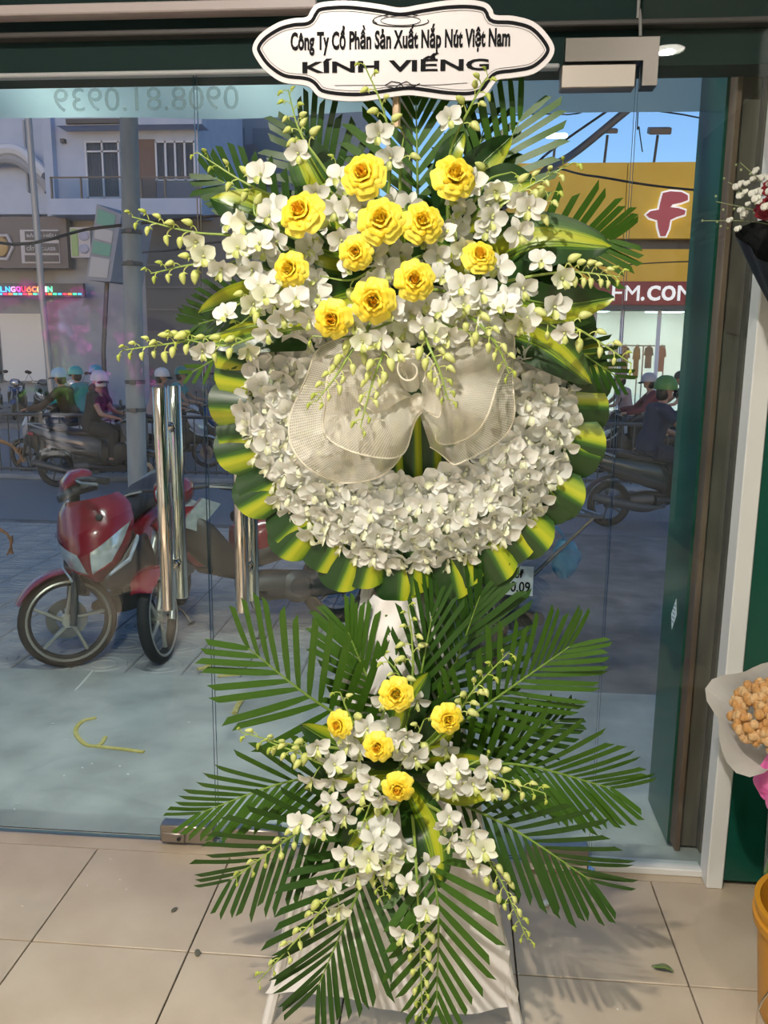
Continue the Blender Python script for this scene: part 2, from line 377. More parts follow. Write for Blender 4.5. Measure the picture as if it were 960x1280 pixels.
# ------------------------------------------------------------------ ceiling lamps (the shop's own lights)
for k, (x, y, wv) in enumerate([(-.55, -.45, 118), (1.2, -.9, 20), (-1.9, -.9, 22), (-.6, -1.25, 18)]):
    t_ = thing('ceiling_lamp', (x, y, ZC), 'round white ceiling lamp in the shop', 'lamp', 'ceiling lamps in the shop')
    b = MB(); b.lathe([(.12, 0), (.125, -.02), (.11, -.035), (.10, -.035), (.10, -.02)], n=24, cap=False); b.build('housing', M_['white_al'], t_)
    b = MB(); b.lathe([(.098, -.03), (.001, -.034)], n=24, cap=False); b.build('diffuser', M_['led'], t_)
    ld = bpy.data.lights.new('lamp_light', 'AREA'); ld.shape = 'DISK'; ld.size = .09; ld.energy = wv; ld.color = (1, .93, .83)
    lo = bpy.data.objects.new('lamp_light', ld); COL.objects.link(lo); lo.parent = t_; lo.location = (0, 0, -.045)
# ------------------------------------------------------------------ outside ground
yE = 3.88
def slope(y): return -.03 - .07*(y-2.45)/(yE-2.45)
b = MB()
b.grid(lambda u, v: Vector((-7+12*u, 2.345+v*.095, -.004)), 2, 1)
b.grid(lambda u, v: Vector((-7+12*u, 2.44, -.004-.03*v)), 2, 1)
b.grid(lambda u, v: Vector((-7+12*u, 2.44+(yE-2.44)*v, slope(2.44+(yE-2.44)*v))), 24, 10)
b.grid(lambda u, v: Vector((-7+12*u, yE, -.10-.03*v)), 2, 1)
tag(b.build('ground', M_['conc'], smooth=False), 'worn grey concrete apron outside the glass door', None, None, 'structure')
b = MB(); b.box((-1, 5.75, -.23), (12, 3.76, .20)); b.box((-1, 7.60, -.265), (12, .14, .28), bev=.02)
side = tag(b.build('sidewalk', M_['conc_dark'], smooth=False), 'grey paved footpath where motorbikes are parked', None, None, 'structure')
pm = MB(); pm.box((0, 0, 0), (.292, .292, .02), bev=.006)
for q in range(2):
    R_ = .10-.045*q; pm.tube([(R_*math.cos(a_)*(1.25 if abs(math.cos(a_)) > .7 else 1), R_*math.sin(a_), .010) for a_ in np.linspace(0, 2*math.pi, 12, endpoint=False)], .005, 4, closed=True)
pv = pm.mesh('paver', M_['paver'], smooth=False)
for i in range(24):
    for j in range(12):
        x = -6.6+i*.3; y = 4.04+j*.3
        if x > .35: continue
        link('paver', pv, side, Matrix.Translation((x, y, -.132+random.uniform(-.002, .003))))
b = MB()
def patch(u, v):
    x = .3+4.2*u; y = 3.9+3.7*v
    n = math.sin(x*3.1+y*2.2)*.012+math.sin(x*7+1.3)*math.sin(y*6)*.008
    return Vector((x, y, -.118+n-.03*v*u))
b.grid(patch, 24, 20); tag(b.build('broken_pavement', M_['conc_dark']), 'dirty broken pavement beside the parked motorbikes', None, None, 'structure')
b = MB(); b.box((-2, 20, -.43), (60, 25, .16)); tag(b.build('road', M_['asphalt'], smooth=False), 'dark asphalt road full of motorbikes', None, None, 'structure')
b = MB(); b.box((-2, 21.6, -.29), (60, 5.6, .14)); tag(b.build('far_sidewalk', M_['conc_dark'], smooth=False), 'footpath on the far side of the road', None, None, 'structure')
# ------------------------------------------------------------------ pillar and shutter track outside
b = MB(); b.box((1.0, 2.60, 1.7), (.60, .26, 3.42)); wp = tag(b.build('pillar', M_['green'], smooth=False), 'green clad pillar outside the fixed pane', None, None, 'structure')
t_ = tag(empty('shutter_track', (.74, 2.42, 0)), 'rusty steel roller shutter track running up the green pillar', 'shutter track'); t_['_org'] = (.74, 2.42, 0)
for n_, x_, w_, y_, d_, M in (('rail', .716, .016, 2.44, .06, M_['rust']), ('channel_back', .752, .058, 2.455, .03, M_['oldsteel']), ('rail', .786, .010, 2.43, .05, M_['oldsteel'])):
    b = MB(); b.box((x_, y_, 1.66), (w_, d_, 3.32), bev=.002); b.build(n_, M, t_, smooth=False)
p = onX(843, 767, .699); st = thing('paper_sticker', (.6985, p.y, p.z), 'small torn paper sticker on the green pillar', 'sticker')
b = MB(); b.prism([(-.030, .005), (-.012, .052), (.030, -.01), (.012, -.056)], 0, .001, fn=lambda x, y, z: Vector((-y, x, z))); b.build('paper', mat('sticker_paper', (.75, .78, .80), .6), st, smooth=False)
ink = mat('sticker_ink', (.15, .2, .25), .6)
for k in range(5):
    z = .028-.014*k; b = MB(); b.box((-.0015, -.003+.002*k, z), (.0006, .026, .004)); b.build('printed_line', ink, st, smooth=False)
# ------------------------------------------------------------------ awning banner seen from behind
BY = 2.72
zb = onY(160, 147, BY).z; 
banner = wthing('awning_banner', (0, BY, zb), 'pale teal vinyl awning strip with a phone number, seen from behind', 'banner')
M_['vinyl'] = mat('teal_vinyl', (.58, .74, .74), .5, col2=(.64, .78, .77), nscale=3, trans=.75)
b = MB(); b.grid(lambda u, v: Vector((-3.0+4.6*u, BY+.012*math.sin(u*40+3*v), zb+v*.36+.006*math.sin(u*23)*(1-v))), 60, 4)
b.build('vinyl_sheet', M_['vinyl'], banner)
xc = (onY(70, 120, BY).x+onY(300, 118, BY).x)/2; wd = onY(300, 118, BY).x-onY(70, 120, BY).x
R_ = Matrix(((-1, 0, 0), (0, 0, 1), (0, 1, 0)))
BP = bpy.data.materials.new('banner_print'); BP.use_nodes = True; _t = BP.node_tree; _b = _t.nodes['Principled BSDF']; _b.inputs['Base Color'].default_value = (.75, .90, .88, 1)
_p = _t.nodes.new('ShaderNodeBsdfTransparent'); _m = _t.nodes.new('ShaderNodeMixShader'); _m.inputs[0].default_value = .28; _t.links.new(_p.outputs[0], _m.inputs[1]); _t.links.new(_b.outputs[0], _m.inputs[2]); _t.links.new(_m.outputs[0], _t.nodes['Material Output'].inputs[0])
lettering('phone_number', '0908.81.0939', .068, wd*1.0, BP, banner, xf(R_, (xc, -.016, onY(160, 126, BY).z-zb)), depth=.002)
b = MB(); b.tube([(-3.0, BY+.02, zb+.36), (1.6, BY+.02, zb+.36)], .012, 8); b.build('rod', M_['grey_metal'], banner)
# front wall of the house above the shop
b = MB(); b.box((-.5, 2.5, 4.9), (7.5, .3, 3.0)); tag(b.build('wall_facade', M_['dgreen'], smooth=False), 'dark facade above the shop front', None, None, 'structure')
b = MB(); b.box((-.5, 2.62, 2.96), (7.5, .5, .06)); tag(b.build('awning_slab', M_['dgreen'], smooth=False), 'slab over the pavement holding the awning', None, None, 'structure')
# ================================================================== flower stand
def sc(Y): return Y/FPX*1.02            # metres per photo pixel at depth Y
YS = 1.66                               # plane of the stand's front
M_['wcloth'] = mat('white_film', (.74, .72, .70), .42, col2=(.80, .78, .77), nscale=14, stretch=(1, 1, .3), bump=.25, bscale=22)
M_['rose'] = mat('rose_petal', (.90, .62, .012), .5, sss=.0, trans=.18, col2=(.95, .74, .05), nscale=25)
M_['rose_pale'] = mat('rose_petal_pale', (.93, .76, .05), .5, trans=.18, col2=(.96, .82, .12), nscale=25)
M_['rose_heart'] = mat('rose_heart', (.95, .52, .02), .5, trans=.35, col2=(.96, .66, .04), nscale=30)
M_['stem'] = mat('green_stem', (.10, .22, .03), .5)
M_['rosegreen'] = mat('rose_leaf_green', (.02, .07, .015), .4)
M_['petal'] = mat('orchid_petal', (.80, .80, .74), .55, trans=.22, col2=(.84, .84, .80), nscale=20)
M_['petal_cream'] = mat('orchid_petal_cream', (.76, .78, .58), .55, trans=.22, col2=(.82, .82, .70), nscale=20)
M_['lip'] = mat('orchid_lip', (.55, .62, .16), .5, trans=.15, col2=(.75, .74, .45), nscale=40)
M_['lip_pale'] = mat('orchid_lip_pale', (.72, .74, .50), .5, trans=.15, col2=(.80, .79, .66), nscale=40)
M_['bud'] = mat('orchid_bud', (.55, .62, .13), .5, trans=.15, col2=(.70, .72, .32), nscale=30)
M_['bud_green'] = mat('orchid_bud_green', (.40, .50, .07), .5, trans=.15, col2=(.52, .58, .12), nscale=30)
M_['ostem'] = mat('orchid_stem', (.22, .33, .06), .5, col2=(.32, .42, .09), nscale=10)
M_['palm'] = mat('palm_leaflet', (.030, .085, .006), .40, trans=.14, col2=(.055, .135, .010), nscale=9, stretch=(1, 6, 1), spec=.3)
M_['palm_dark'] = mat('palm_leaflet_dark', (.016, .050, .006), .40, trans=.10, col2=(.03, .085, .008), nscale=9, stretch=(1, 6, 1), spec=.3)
M_['rachis'] = mat('palm_rachis', (.16, .26, .04), .45)
DG, MG, YG, LG = (.012, .048, .006), (.04, .12, .008), (.46, .48, .02), (.24, .34, .012)
M_['ti'] = stripe_mat('variegated_leaf', [(0, DG), (.30, DG), (.38, MG), (.46, LG), (.62, YG), (.74, LG), (.80, MG), (1, DG)], noise=.42)
M_['tiside'] = stripe_mat('variegated_leaf_side', [(0, LG), (.12, YG), (.34, LG), (.44, MG), (.52, DG), (1, DG)], noise=.40)
M_['tiring'] = stripe_mat('pleated_leaf', [(0, DG), (.50, DG), (.56, MG), (.61, LG), (.70, YG), (.86, LG), (.93, MG), (1, DG)], noise=.14, rough=.4, fine=16)
# --- the stand itself
bx_, by_ = onZ(490, 1288, 0).x, YS
stand = wthing('flower_stand', (bx_, by_, 0), 'tall easel stand wrapped in white film carrying the flower wreath', 'stand')
pL, pR = onY(334, 1276, YS-.03), onY(648, 1284, YS-.03)
zbL = 0.0
apex = onY(500, 690, YS)
for s, foot in ((-1, Vector((onZ(331, 1290, 0).x, YS-.03, 0))), (1, Vector((onZ(650, 1292, 0).x, YS-.03, 0)))):
    b = MB(); top = Vector((apex.x+s*.045, YS, apex.z)); pts = [foot, foot.lerp(top, .33), foot.lerp(top, .66), top]
    b.tube(pts, .013, 8); b.build('leg', M_['wcloth'], stand)
b = MB(); b.tube([(apex.x, YS+.42, 0), (apex.x, YS+.2, .75), (apex.x, YS+.02, 1.5)], .011, 8); b.build('leg', M_['wcloth'], stand)
zc0 = onY(490, 1252, YS-.03).z
def skirt(u, v):
    z = zc0+(apex.z-.02-zc0)*v; k = (z)/(apex.z); cx = bx_*(1-k)+apex.x*k
    xl = (onZ(331, 1290, 0).x)*(1-k)+(apex.x-.045)*k-.012; xr = (onZ(650, 1292, 0).x)*(1-k)+(apex.x+.045)*k+.012
    x = xl+(xr-xl)*u
    wr = .006*math.sin(7*z*4+u*9)+.004*math.sin(u*31+z*12)+.012*math.sin(u*math.pi)
    zz = z+(.012*math.sin(u*math.pi*2+.7) if v == 0 else 0)
    edge = .006*math.sin(z*60)*(1 if u in (0, 1) else 0)
    return Vector((x+edge, YS-.034-wr+.035*v, zz))
b = MB(); b.grid(skirt, 24, 40); b.grid(lambda u, v: skirt(1-u, v)+Vector((0, .05, 0)), 12, 10)
b.build('film_skirt', M_['wcloth'], stand)
# crumpled upper sleeve under the wreath
def sleeve(u, v):
    y_ = 742+118*v; hw = 28+16*min(1, v*2.2)+3*math.sin(v*9)
    a = -math.pi*.5+math.pi*u; c = onY(497, y_, YS-.03)
    wr = 1+.05*math.sin(u*23+v*9)+.05*math.sin(v*17+u*5)
    return c+Vector((hw*sc(YS)*math.sin(a)*wr, -.05*math.cos(a)*wr, 0))
b = MB(); b.grid(sleeve, 28, 18); b.build('film_sleeve', M_['wcloth'], stand)
b = MB(); b.tube([(apex.x, YS+.03, apex.z-.02), (apex.x, YS+.035, onY(500, 60, YS).z)], .012, 8); b.build('upright', M_['wcloth'], stand)
b = MB(); b.box(onY(500, 950, YS+.01), (.16, .09, .10), bev=.01); b.build('foam_block', M_['rosegreen'], stand)
b = MB(); b.box(onY(500, 330, YS-.03), (.20, .10, .16), bev=.01); b.build('foam_block', M_['rosegreen'], stand)
# --- wreath
WC = onY(510, 508, YS-.02); RL, RF, RH = 242*sc(YS-.02), 203*sc(YS-.02), 80*sc(YS-.02)
wreath = thing('wreath', WC, 'round wreath of white orchid blossoms edged with pleated variegated leaves', 'wreath')
b = MB(); b.lathe([(RL*.9, .012), (RL*.9, .030), (.001, .030)], axis=(0, 1, 0), n=48, cap=False); b.lathe([(RL*.9, .012), (.001, .012)], axis=(0, 1, 0), n=48, cap=False); b.build('backing_board', M_['rosegreen'], wreath)
b = MB(); b.lathe([(RH+.02+.10*(1-math.cos(t))*.0+.5*(RF-RH-.02)*(1-math.cos(t)), .012-.055*math.sin(t)) for t in np.linspace(0, math.pi, 9)], axis=(0, 1, 0), n=48, cap=False); b.build('foam_ring', mat('ring_foam', (.30, .36, .20), .9), wreath)
# pleated rim leaves: arched folds, one shared mesh
NL = 42; wl = 2*math.pi*RL/NL*1.75
def fold(u, v):
    # v: radial 0..1, u: across; rises on one side, tucks under the next
    x = RL*.66+(RL*.345)*v
    end = 1-.07*abs(2*u-1)**3*(v**6)-.02*u
    y = (u-.5)*wl*(.86+.14*v)
    h = .030*math.sin(math.pi*(.12+.80*u))+.012*u-.006+.010*v*(1-u)
    return Vector((x*end, y, h))
fm = MB(); fm.grid(fold, 10, 6); fold_me = fm.mesh('leaf', M_['tiring'], ang=180)
fm = MB(); fm.grid(lambda u, v: fold(u, v)*.985+Vector((0, .004, .004*math.sin(v*5))), 10, 6); fold_me2 = fm.mesh('leaf', M_['tiring'], ang=180)
for k in range(NL):
    a = 2*math.pi*k/NL+.05*math.sin(k*2.7)
    d = Vector((math.cos(a), 0, math.sin(a))); zz = Vector((0, -1, 0)); R_ = Matrix((d, zz.cross(d), zz)).transposed()
    tilt = Quaternion((1, 0, 0), .10+.05*math.sin(k*5.1)).to_matrix()
    s_ = 1+.018*math.sin(k*3.3)
    link('leaf', fold_me if k % 2 else fold_me2, wreath, xf(R_ @ tilt, Vector((0, -.004, 0)), (s_, 1, 1)))
# dark leaves showing through the middle of the ring
cm = MB(); cm.grid(lambda u, v: Vector((.10*v*1.0-.05, (u-.5)*.05, .012*math.sin(math.pi*u))), 6, 4); cme = cm.mesh('centre_leaf', M_['tiring'], ang=180)
for k in range(7):
    R_ = Matrix((Vector((0, 0, 1)), Vector((1, 0, 0)), Vector((0, -1, 0)))).transposed().to_3x3()
    R_ = Matrix(((0, 1, 0), (0, 0, -1), (1, 0, 0)))
    link('leaf', cme, wreath, xf(R_ @ Quaternion((0, 0, 1), random.uniform(-.1, .1)).to_matrix(), Vector(((k-3)*.038+.01, -.004, -.085+.01*math.sin(k*3))), (1.3, 1, 1)))
# --- blossoms
def tepal(L, Wd, cup, refl):
    def f(u, v):
        t = 2*u-1
        w = Wd*(.16+.84*math.sin(min(1, v/.62)*math.pi/2)**1.5) if v < .62 else Wd*math.sqrt(max(0.0, 1-((v-.62)/.385)**2))
        return Vector((L*v, t*w, cup*(t*t)*w-refl*v*v*L+.30*L*v*(1-v)))
    return f
def add_tepal(b, fn, az, lift, n, k, mi=0, spin=0):
    R_ = Quaternion((0, 0, 1), az).to_matrix() @ Quaternion((0, 1, 0), -lift).to_matrix()
    b.grid(lambda u, v: R_ @ fn(u, v), n, k, mi)
def blossom_mesh(name, seed, openness=1.0, lip=True, mats=None, n=4, k=7):
    rg = random.Random(seed); b = MB(); lift0 = .25+(1-openness)*.9
    for i, (az, L, Wd) in enumerate([(90, .031, .0085), (214, .030, .0085), (326, .030, .0085)]):
        add_tepal(b, tepal(L, Wd, .45, .10+rg.uniform(-.1, .2)), math.radians(az+rg.uniform(-8, 8)), lift0-.12+rg.uniform(-.12, .12), n, k)
    for az in (28, 152):
        add_tepal(b, tepal(.033, .0150, .30, .15+rg.uniform(-.1, .25)), math.radians(az+rg.uniform(-8, 8)), lift0+.10+rg.uniform(-.12, .12), n, k)
    if lip: add_lip(b, 1)
    return b.mesh(name, mats or [M_['petal'], M_['lip']], ang=180)
def add_lip(b, mi):
    def f(u, v):
        t = 2*u-1; w = .0075*(1-.55*abs(v-.55)*1.6)
        return Vector((t*w, -.004-.016*v, .006+.010*math.sin(v*2.4)+.007*t*t))
    b.grid(f, 4, 4, mi); b.ell((0, .001, .007), (.003, .003, .006), 6, 4, mi)
bl_full = [blossom_mesh('blossom', 10+i, 1.0) for i in range(5)]
bl_ring = [blossom_mesh('blossom', 40+i, 1.0-.10*i, mats=[M_['petal'], M_['lip_pale']]) for i in range(6)]
# parts for the sprays: petals with a lip as a sub-part
bl_pet = [blossom_mesh('blossom', 70+i, 1-.16*i, lip=False, mats=[M_['petal'] if i < 3 else M_['petal_cream']]) for i in range(5)]
lb = MB(); add_lip(lb, 0); lip_me = lb.mesh('lip', M_['lip'], ang=180)
# ring blossoms: about 290, placed by relaxation
rg = random.Random(3); pts = []
tries = 0; dmin = .0285
while len(pts) < 292 and tries < 60000:
    tries += 1
    if tries % 9000 == 0: dmin *= .95
    a = rg.uniform(0, 2*math.pi); r = math.sqrt(rg.uniform((RH+.015)**2, (RF-.018)**2)); q = (r*math.cos(a), r*math.sin(a))
    if q[1] > .315: continue
    if all((q[0]-p_[0])**2+(q[1]-p_[1])**2 > dmin*dmin for p_ in pts): pts.append(q)
for q in pts:
    r = math.hypot(*q); t = (r-RH)/(RF-RH); h = .040*math.sin(math.pi*min(1, max(0, .1+.8*t)))+.012
    rad = Vector((q[0], 0, q[1])).normalized()
    nrm = (Vector((0, -1, 0))+rad*(t-.45)*1.1+Vector((0, 0, -.25))+Vector((rg.uniform(-.4, .4), 0, rg.uniform(-.4, .4)))).normalized()
    R_ = zframe(nrm, (rg.uniform(-.9, .9), 0, 1)); s_ = rg.uniform(.92, 1.12)
    link('blossom', rg.choice(bl_ring), wreath, xf(R_, Vector((q[0], -h+rg.uniform(-.006, .004), q[1])), s_))
# --- roses
def rose_petal(r0, r1, hgt, dphi, curl, seed, nu=8, nv=7):
    rg = random.Random(seed); ph = rg.uniform(0, 6)
    def f(u, v):
        t = 2*u-1; prof = (.45+.55*math.sin(min(1, v/.7)*math.pi/2))*(1 if v < .7 else .62+.38*math.sqrt(max(0, 1-((v-.7)/.3)**2)))
        a = t*dphi*prof
        edge = t**4
        c = max(0, v-.5)/.5
        r = r0+(r1-r0)*v**1.2+curl*c*c*(1-.3*edge)+.0016*math.sin(4*t+ph)*v*v
        z = hgt*math.sin(v*1.45)-curl*.9*c**3-hgt*.10*edge*v+.0012*math.sin(5*t+ph)*v
        return Vector((r*math.cos(a), r*math.sin(a), z))
    b = MB(); b.grid(f, nu, nv); return b
RINGS = [  # count, r0, r1, height, half-angle, curl, material
    (3, .006, .0008, .041, 1.5, .000, 'rose_heart'), (3, .007, .0042, .0405, 1.35, .001, 'rose_heart'),
    (4, .008, .0085, .039, 1.15, .002, 'rose'), (4, .009, .0135, .0365, 1.1, .004, 'rose'),
    (5, .009, .0195, .0315, .90, .007, 'rose'), (5, .009, .0235, .0270, .88, .010, 'rose_pale'), (5, .009, .0275, .0200, .86, .012, 'rose_pale')]
rose_me = [rose_petal(r[1], r[2], r[3], r[4], r[5], 100+i).mesh('petal', M_[r[6]], ang=180) for i, r in enumerate(RINGS)]
rose_me_y = [rose_petal(r[1], r[2], r[3], r[4], r[5], 100+i).mesh('petal', M_['rose' if i < 2 else r[6]], ang=180) for i, r in enumerate(RINGS)]
b = MB()
for k in range(5):
    R_ = Quaternion((0, 0, 1), 2*math.pi*k/5).to_matrix() @ Quaternion((0, 1, 0), .55).to_matrix()
    b.grid(lambda u, v: R_ @ Vector((.026*v, (u-.5)*.011*(1-v)**.6, -.003-.006*v*v)), 2, 4)
b.ell((0, 0, -.004), (.007, .007, .008), 8, 6); calyx_me = b.mesh('calyx', M_['stem'], ang=180)
b = MB(); b.tube([(0, 0, -.004), (0, .002, -.05), (0, .004, -.11)], .0028, 6); rstem_me = b.mesh('stem', M_['stem'], ang=180)
def rose(px, py, dia, Y, aim, label, group, heart=True, squash=1.0, seed=0):
    rg = random.Random(seed+int(px)); Y -= .065; p = onY(px, py, Y); s_ = dia*sc(Y)/.073
    d = Vector((aim[0], -1, aim[1])).normalized()
    t_ = thing('rose', p-d*.018, label, 'rose', group)
    t_.rotation_mode = 'QUATERNION'; t_.rotation_quaternion = (zframe(d, (rg.uniform(-1, 1), 0, 1))).to_quaternion(); t_.scale = (s_, s_, s_)
    mes = rose_me if heart else rose_me_y; off = rg.uniform(0, 6)
    for i, r in enumerate(RINGS):
        for k in range(r[0]):
            a = off+i*1.1+2*math.pi*k/r[0]+rg.uniform(-.12, .12)
            R_ = Quaternion((0, 0, 1), a).to_matrix() @ Quaternion((0, 1, 0), rg.uniform(-.05, .08)).to_matrix()
            link('petal', mes[i], t_, xf(R_, Vector((0, 0, 0)), (1, 1, rg.uniform(.94, 1.05))))
    link('calyx', calyx_me, t_); link('stem', rstem_me, t_)
    return t_
gU, gL = 'yellow roses in the upper spray', 'yellow roses in the lower spray'
for px, py, dia, Y, aim, lab, ht in [
    (454, 218, 52, 1.50, (-.15, .25), 'tall yellow rose standing highest under the printed sign beside white orchids', True),
    (568, 219, 50, 1.50, (.20, .30), 'pale yellow rose beside the tall palm frond above the variegated leaf', False),
    (376, 265, 54, 1.48, (-.25, .35), 'wide open yellow rose next to a striped leaf in the upper spray', True),
    (476, 275, 54, 1.47, (0, .2), 'large yellow rose in the middle of the upper spray below the highest rose', False),
    (528, 277, 48, 1.48, (.15, .2), 'yellow rose tucked close beside the large middle rose of the upper spray', False),
    (444, 315, 40, 1.47, (-.05, .0), 'small yellow rose with a deep orange heart in the upper spray', True),
    (600, 318, 40, 1.49, (.15, .4), 'half closed yellow rose beside the big broad dark leaf', True),
    (361, 336, 42, 1.49, (-.2, .05), 'small yellow rose among white orchids at the edge of the upper spray', False),
    (518, 349, 47, 1.46, (.05, .1), 'golden yellow rose above the net bow, level with the orange-hearted rose', True),
    (466, 376, 52, 1.45, (0, -.05), 'full yellow rose directly above the knot of the net bow', True),
    (415, 399, 46, 1.46, (-.1, -.1), 'lowest yellow rose of the upper spray, touching the net bow', True)]:
    rose(px, py, dia, Y, aim, lab, gU, ht, seed=py)
for px, py, dia, Y, aim, lab, ht in [
    (495, 868, 44, 1.50, (0, .35), 'topmost yellow rose of the lower spray in front of the white film', False),
    (421, 907, 36, 1.50, (-.35, .2), 'small side-facing yellow rose of the lower spray beside palm leaflets', True),
    (560, 900, 40, 1.50, (.2, .2), 'pale yellow rose of the lower spray beside a bud-tipped orchid stem', False),
    (471, 935, 39, 1.47, (-.1, .25), 'golden yellow rose in the heart of the lower spray', True),
    (497, 987, 42, 1.45, (0, .0), 'lowest yellow rose, above the hanging orchid stems of the lower spray', True)]:
    rose(px, py, dia, Y, aim, lab, gL, ht, seed=py)
# --- orchid sprays
def bud_mesh(sd, L, big):
    rg = random.Random(sd); b = MB(); n = 9
    # pedicel from origin curving to the bud, bud hangs beyond
    ped = bez([(0, 0, 0), (.010, 0, .004), (.018, 0, .002)], 5); b.tube(ped, [.0011]*5, 5)
    path = bez([(.016, 0, .003), (.016+L*.4, 0, .002), (.016+L, 0, -.006)], n)
    prof = [math.sin(math.pi*(.06+.94*i/(n-1)))**.75*big+.0006 for i in range(n)]
    b.tube(path, prof, 8); b.tube([(.016, 0, .003), (.014, 0, -.004)], [.0022, .0008], 5)
    return b
bud_me = [bud_mesh(i, .020-.0022*i, .0062-.0008*i).mesh('bud', M_['bud'] if i < 3 else M_['bud_green'], ang=180) for i in range(5)]
pb = MB(); pb.tube(bez([(0, 0, 0), (0, .004, -.012), (0, 0, -.026)], 5), .0012, 5); ped_me = pb.mesh('pedicel', M_['ostem'], ang=180)
def spray(pts, nb, nbud, label, group, s=1.0, seed=0, t0=.12, tb=.55, scatter=1.0, first=0):
    """pts: (px,py,Y) from base to tip"""
    rg = random.Random(seed+int(pts[-1][0]*3+pts[-1][1]))
    P = bez([onY(*p) for p in pts], 22); base = P[0]
    t_ = thing('orchid_spray', base, label, 'orchid spray', group)
    b = MB(); b.tube([p-base for p in P], [.0030*(1-i/22)*s+.0009 for i in range(22)], 6); b.build('stem', M_['ostem'], t_)
    def at(t):
        k = t*21; i = min(int(k), 20); return P[i].lerp(P[i+1], k-i)-base, (P[i+1]-P[i]).normalized()
    side = 1
    for i in range(nb):
        t = t0+(tb-t0)*i/max(1, nb-1); p, d = at(min(.97, t)); side = -side
        lat = d.cross(Vector((0, 1, 0))).normalized()*side
        nrm = (Vector((0, -1, 0))+lat*rg.uniform(.1, .6)*scatter+Vector((rg.uniform(-.35, .35), 0, rg.uniform(-.45, .2)))).normalized()
        off = lat*rg.uniform(.010, .026)*s+Vector((0, -1, 0))*rg.uniform(.008, .028)
        R_ = zframe(nrm, Vector((rg.uniform(-.5, .5), 0, 1)))
        o = link('blossom', bl_pet[min(4, first+rg.choice([0, 0, 1, 1, 2])+(2 if t > tb*.85 else 0))], t_, xf(R_, p+off, s*rg.uniform(.85, 1.05)))
        link('lip', lip_me, o); link('pedicel', ped_me, o, xf(Matrix.Identity(3), Vector((0, 0, 0))))
    for i in range(nbud):
        f = i/max(1, nbud-1); t = tb+.02+(.99-tb-.02)*f; p, d = at(min(.99, t)); side = -side
        lat = d.cross(Vector((0, 1, 0))).normalized()*side
        dr = (lat*rg.uniform(.5, 1.0)+d*rg.uniform(.3, .9)+Vector((0, rg.uniform(-.7, .1), rg.uniform(-.5, .1)))).normalized()
        R_ = frame(dr, (0, 0, 1)); k = min(4, int(f*3.6+rg.uniform(0, 1.2)))
        link('bud', bud_me[k], t_, xf(R_, p, s*(1.12-.35*f)*rg.uniform(.9, 1.15)))
    return t_
gOU, gOL, gOD = 'orchid sprays of the upper arrangement', 'orchid sprays of the lower arrangement', 'orchid stems hanging over the bow'
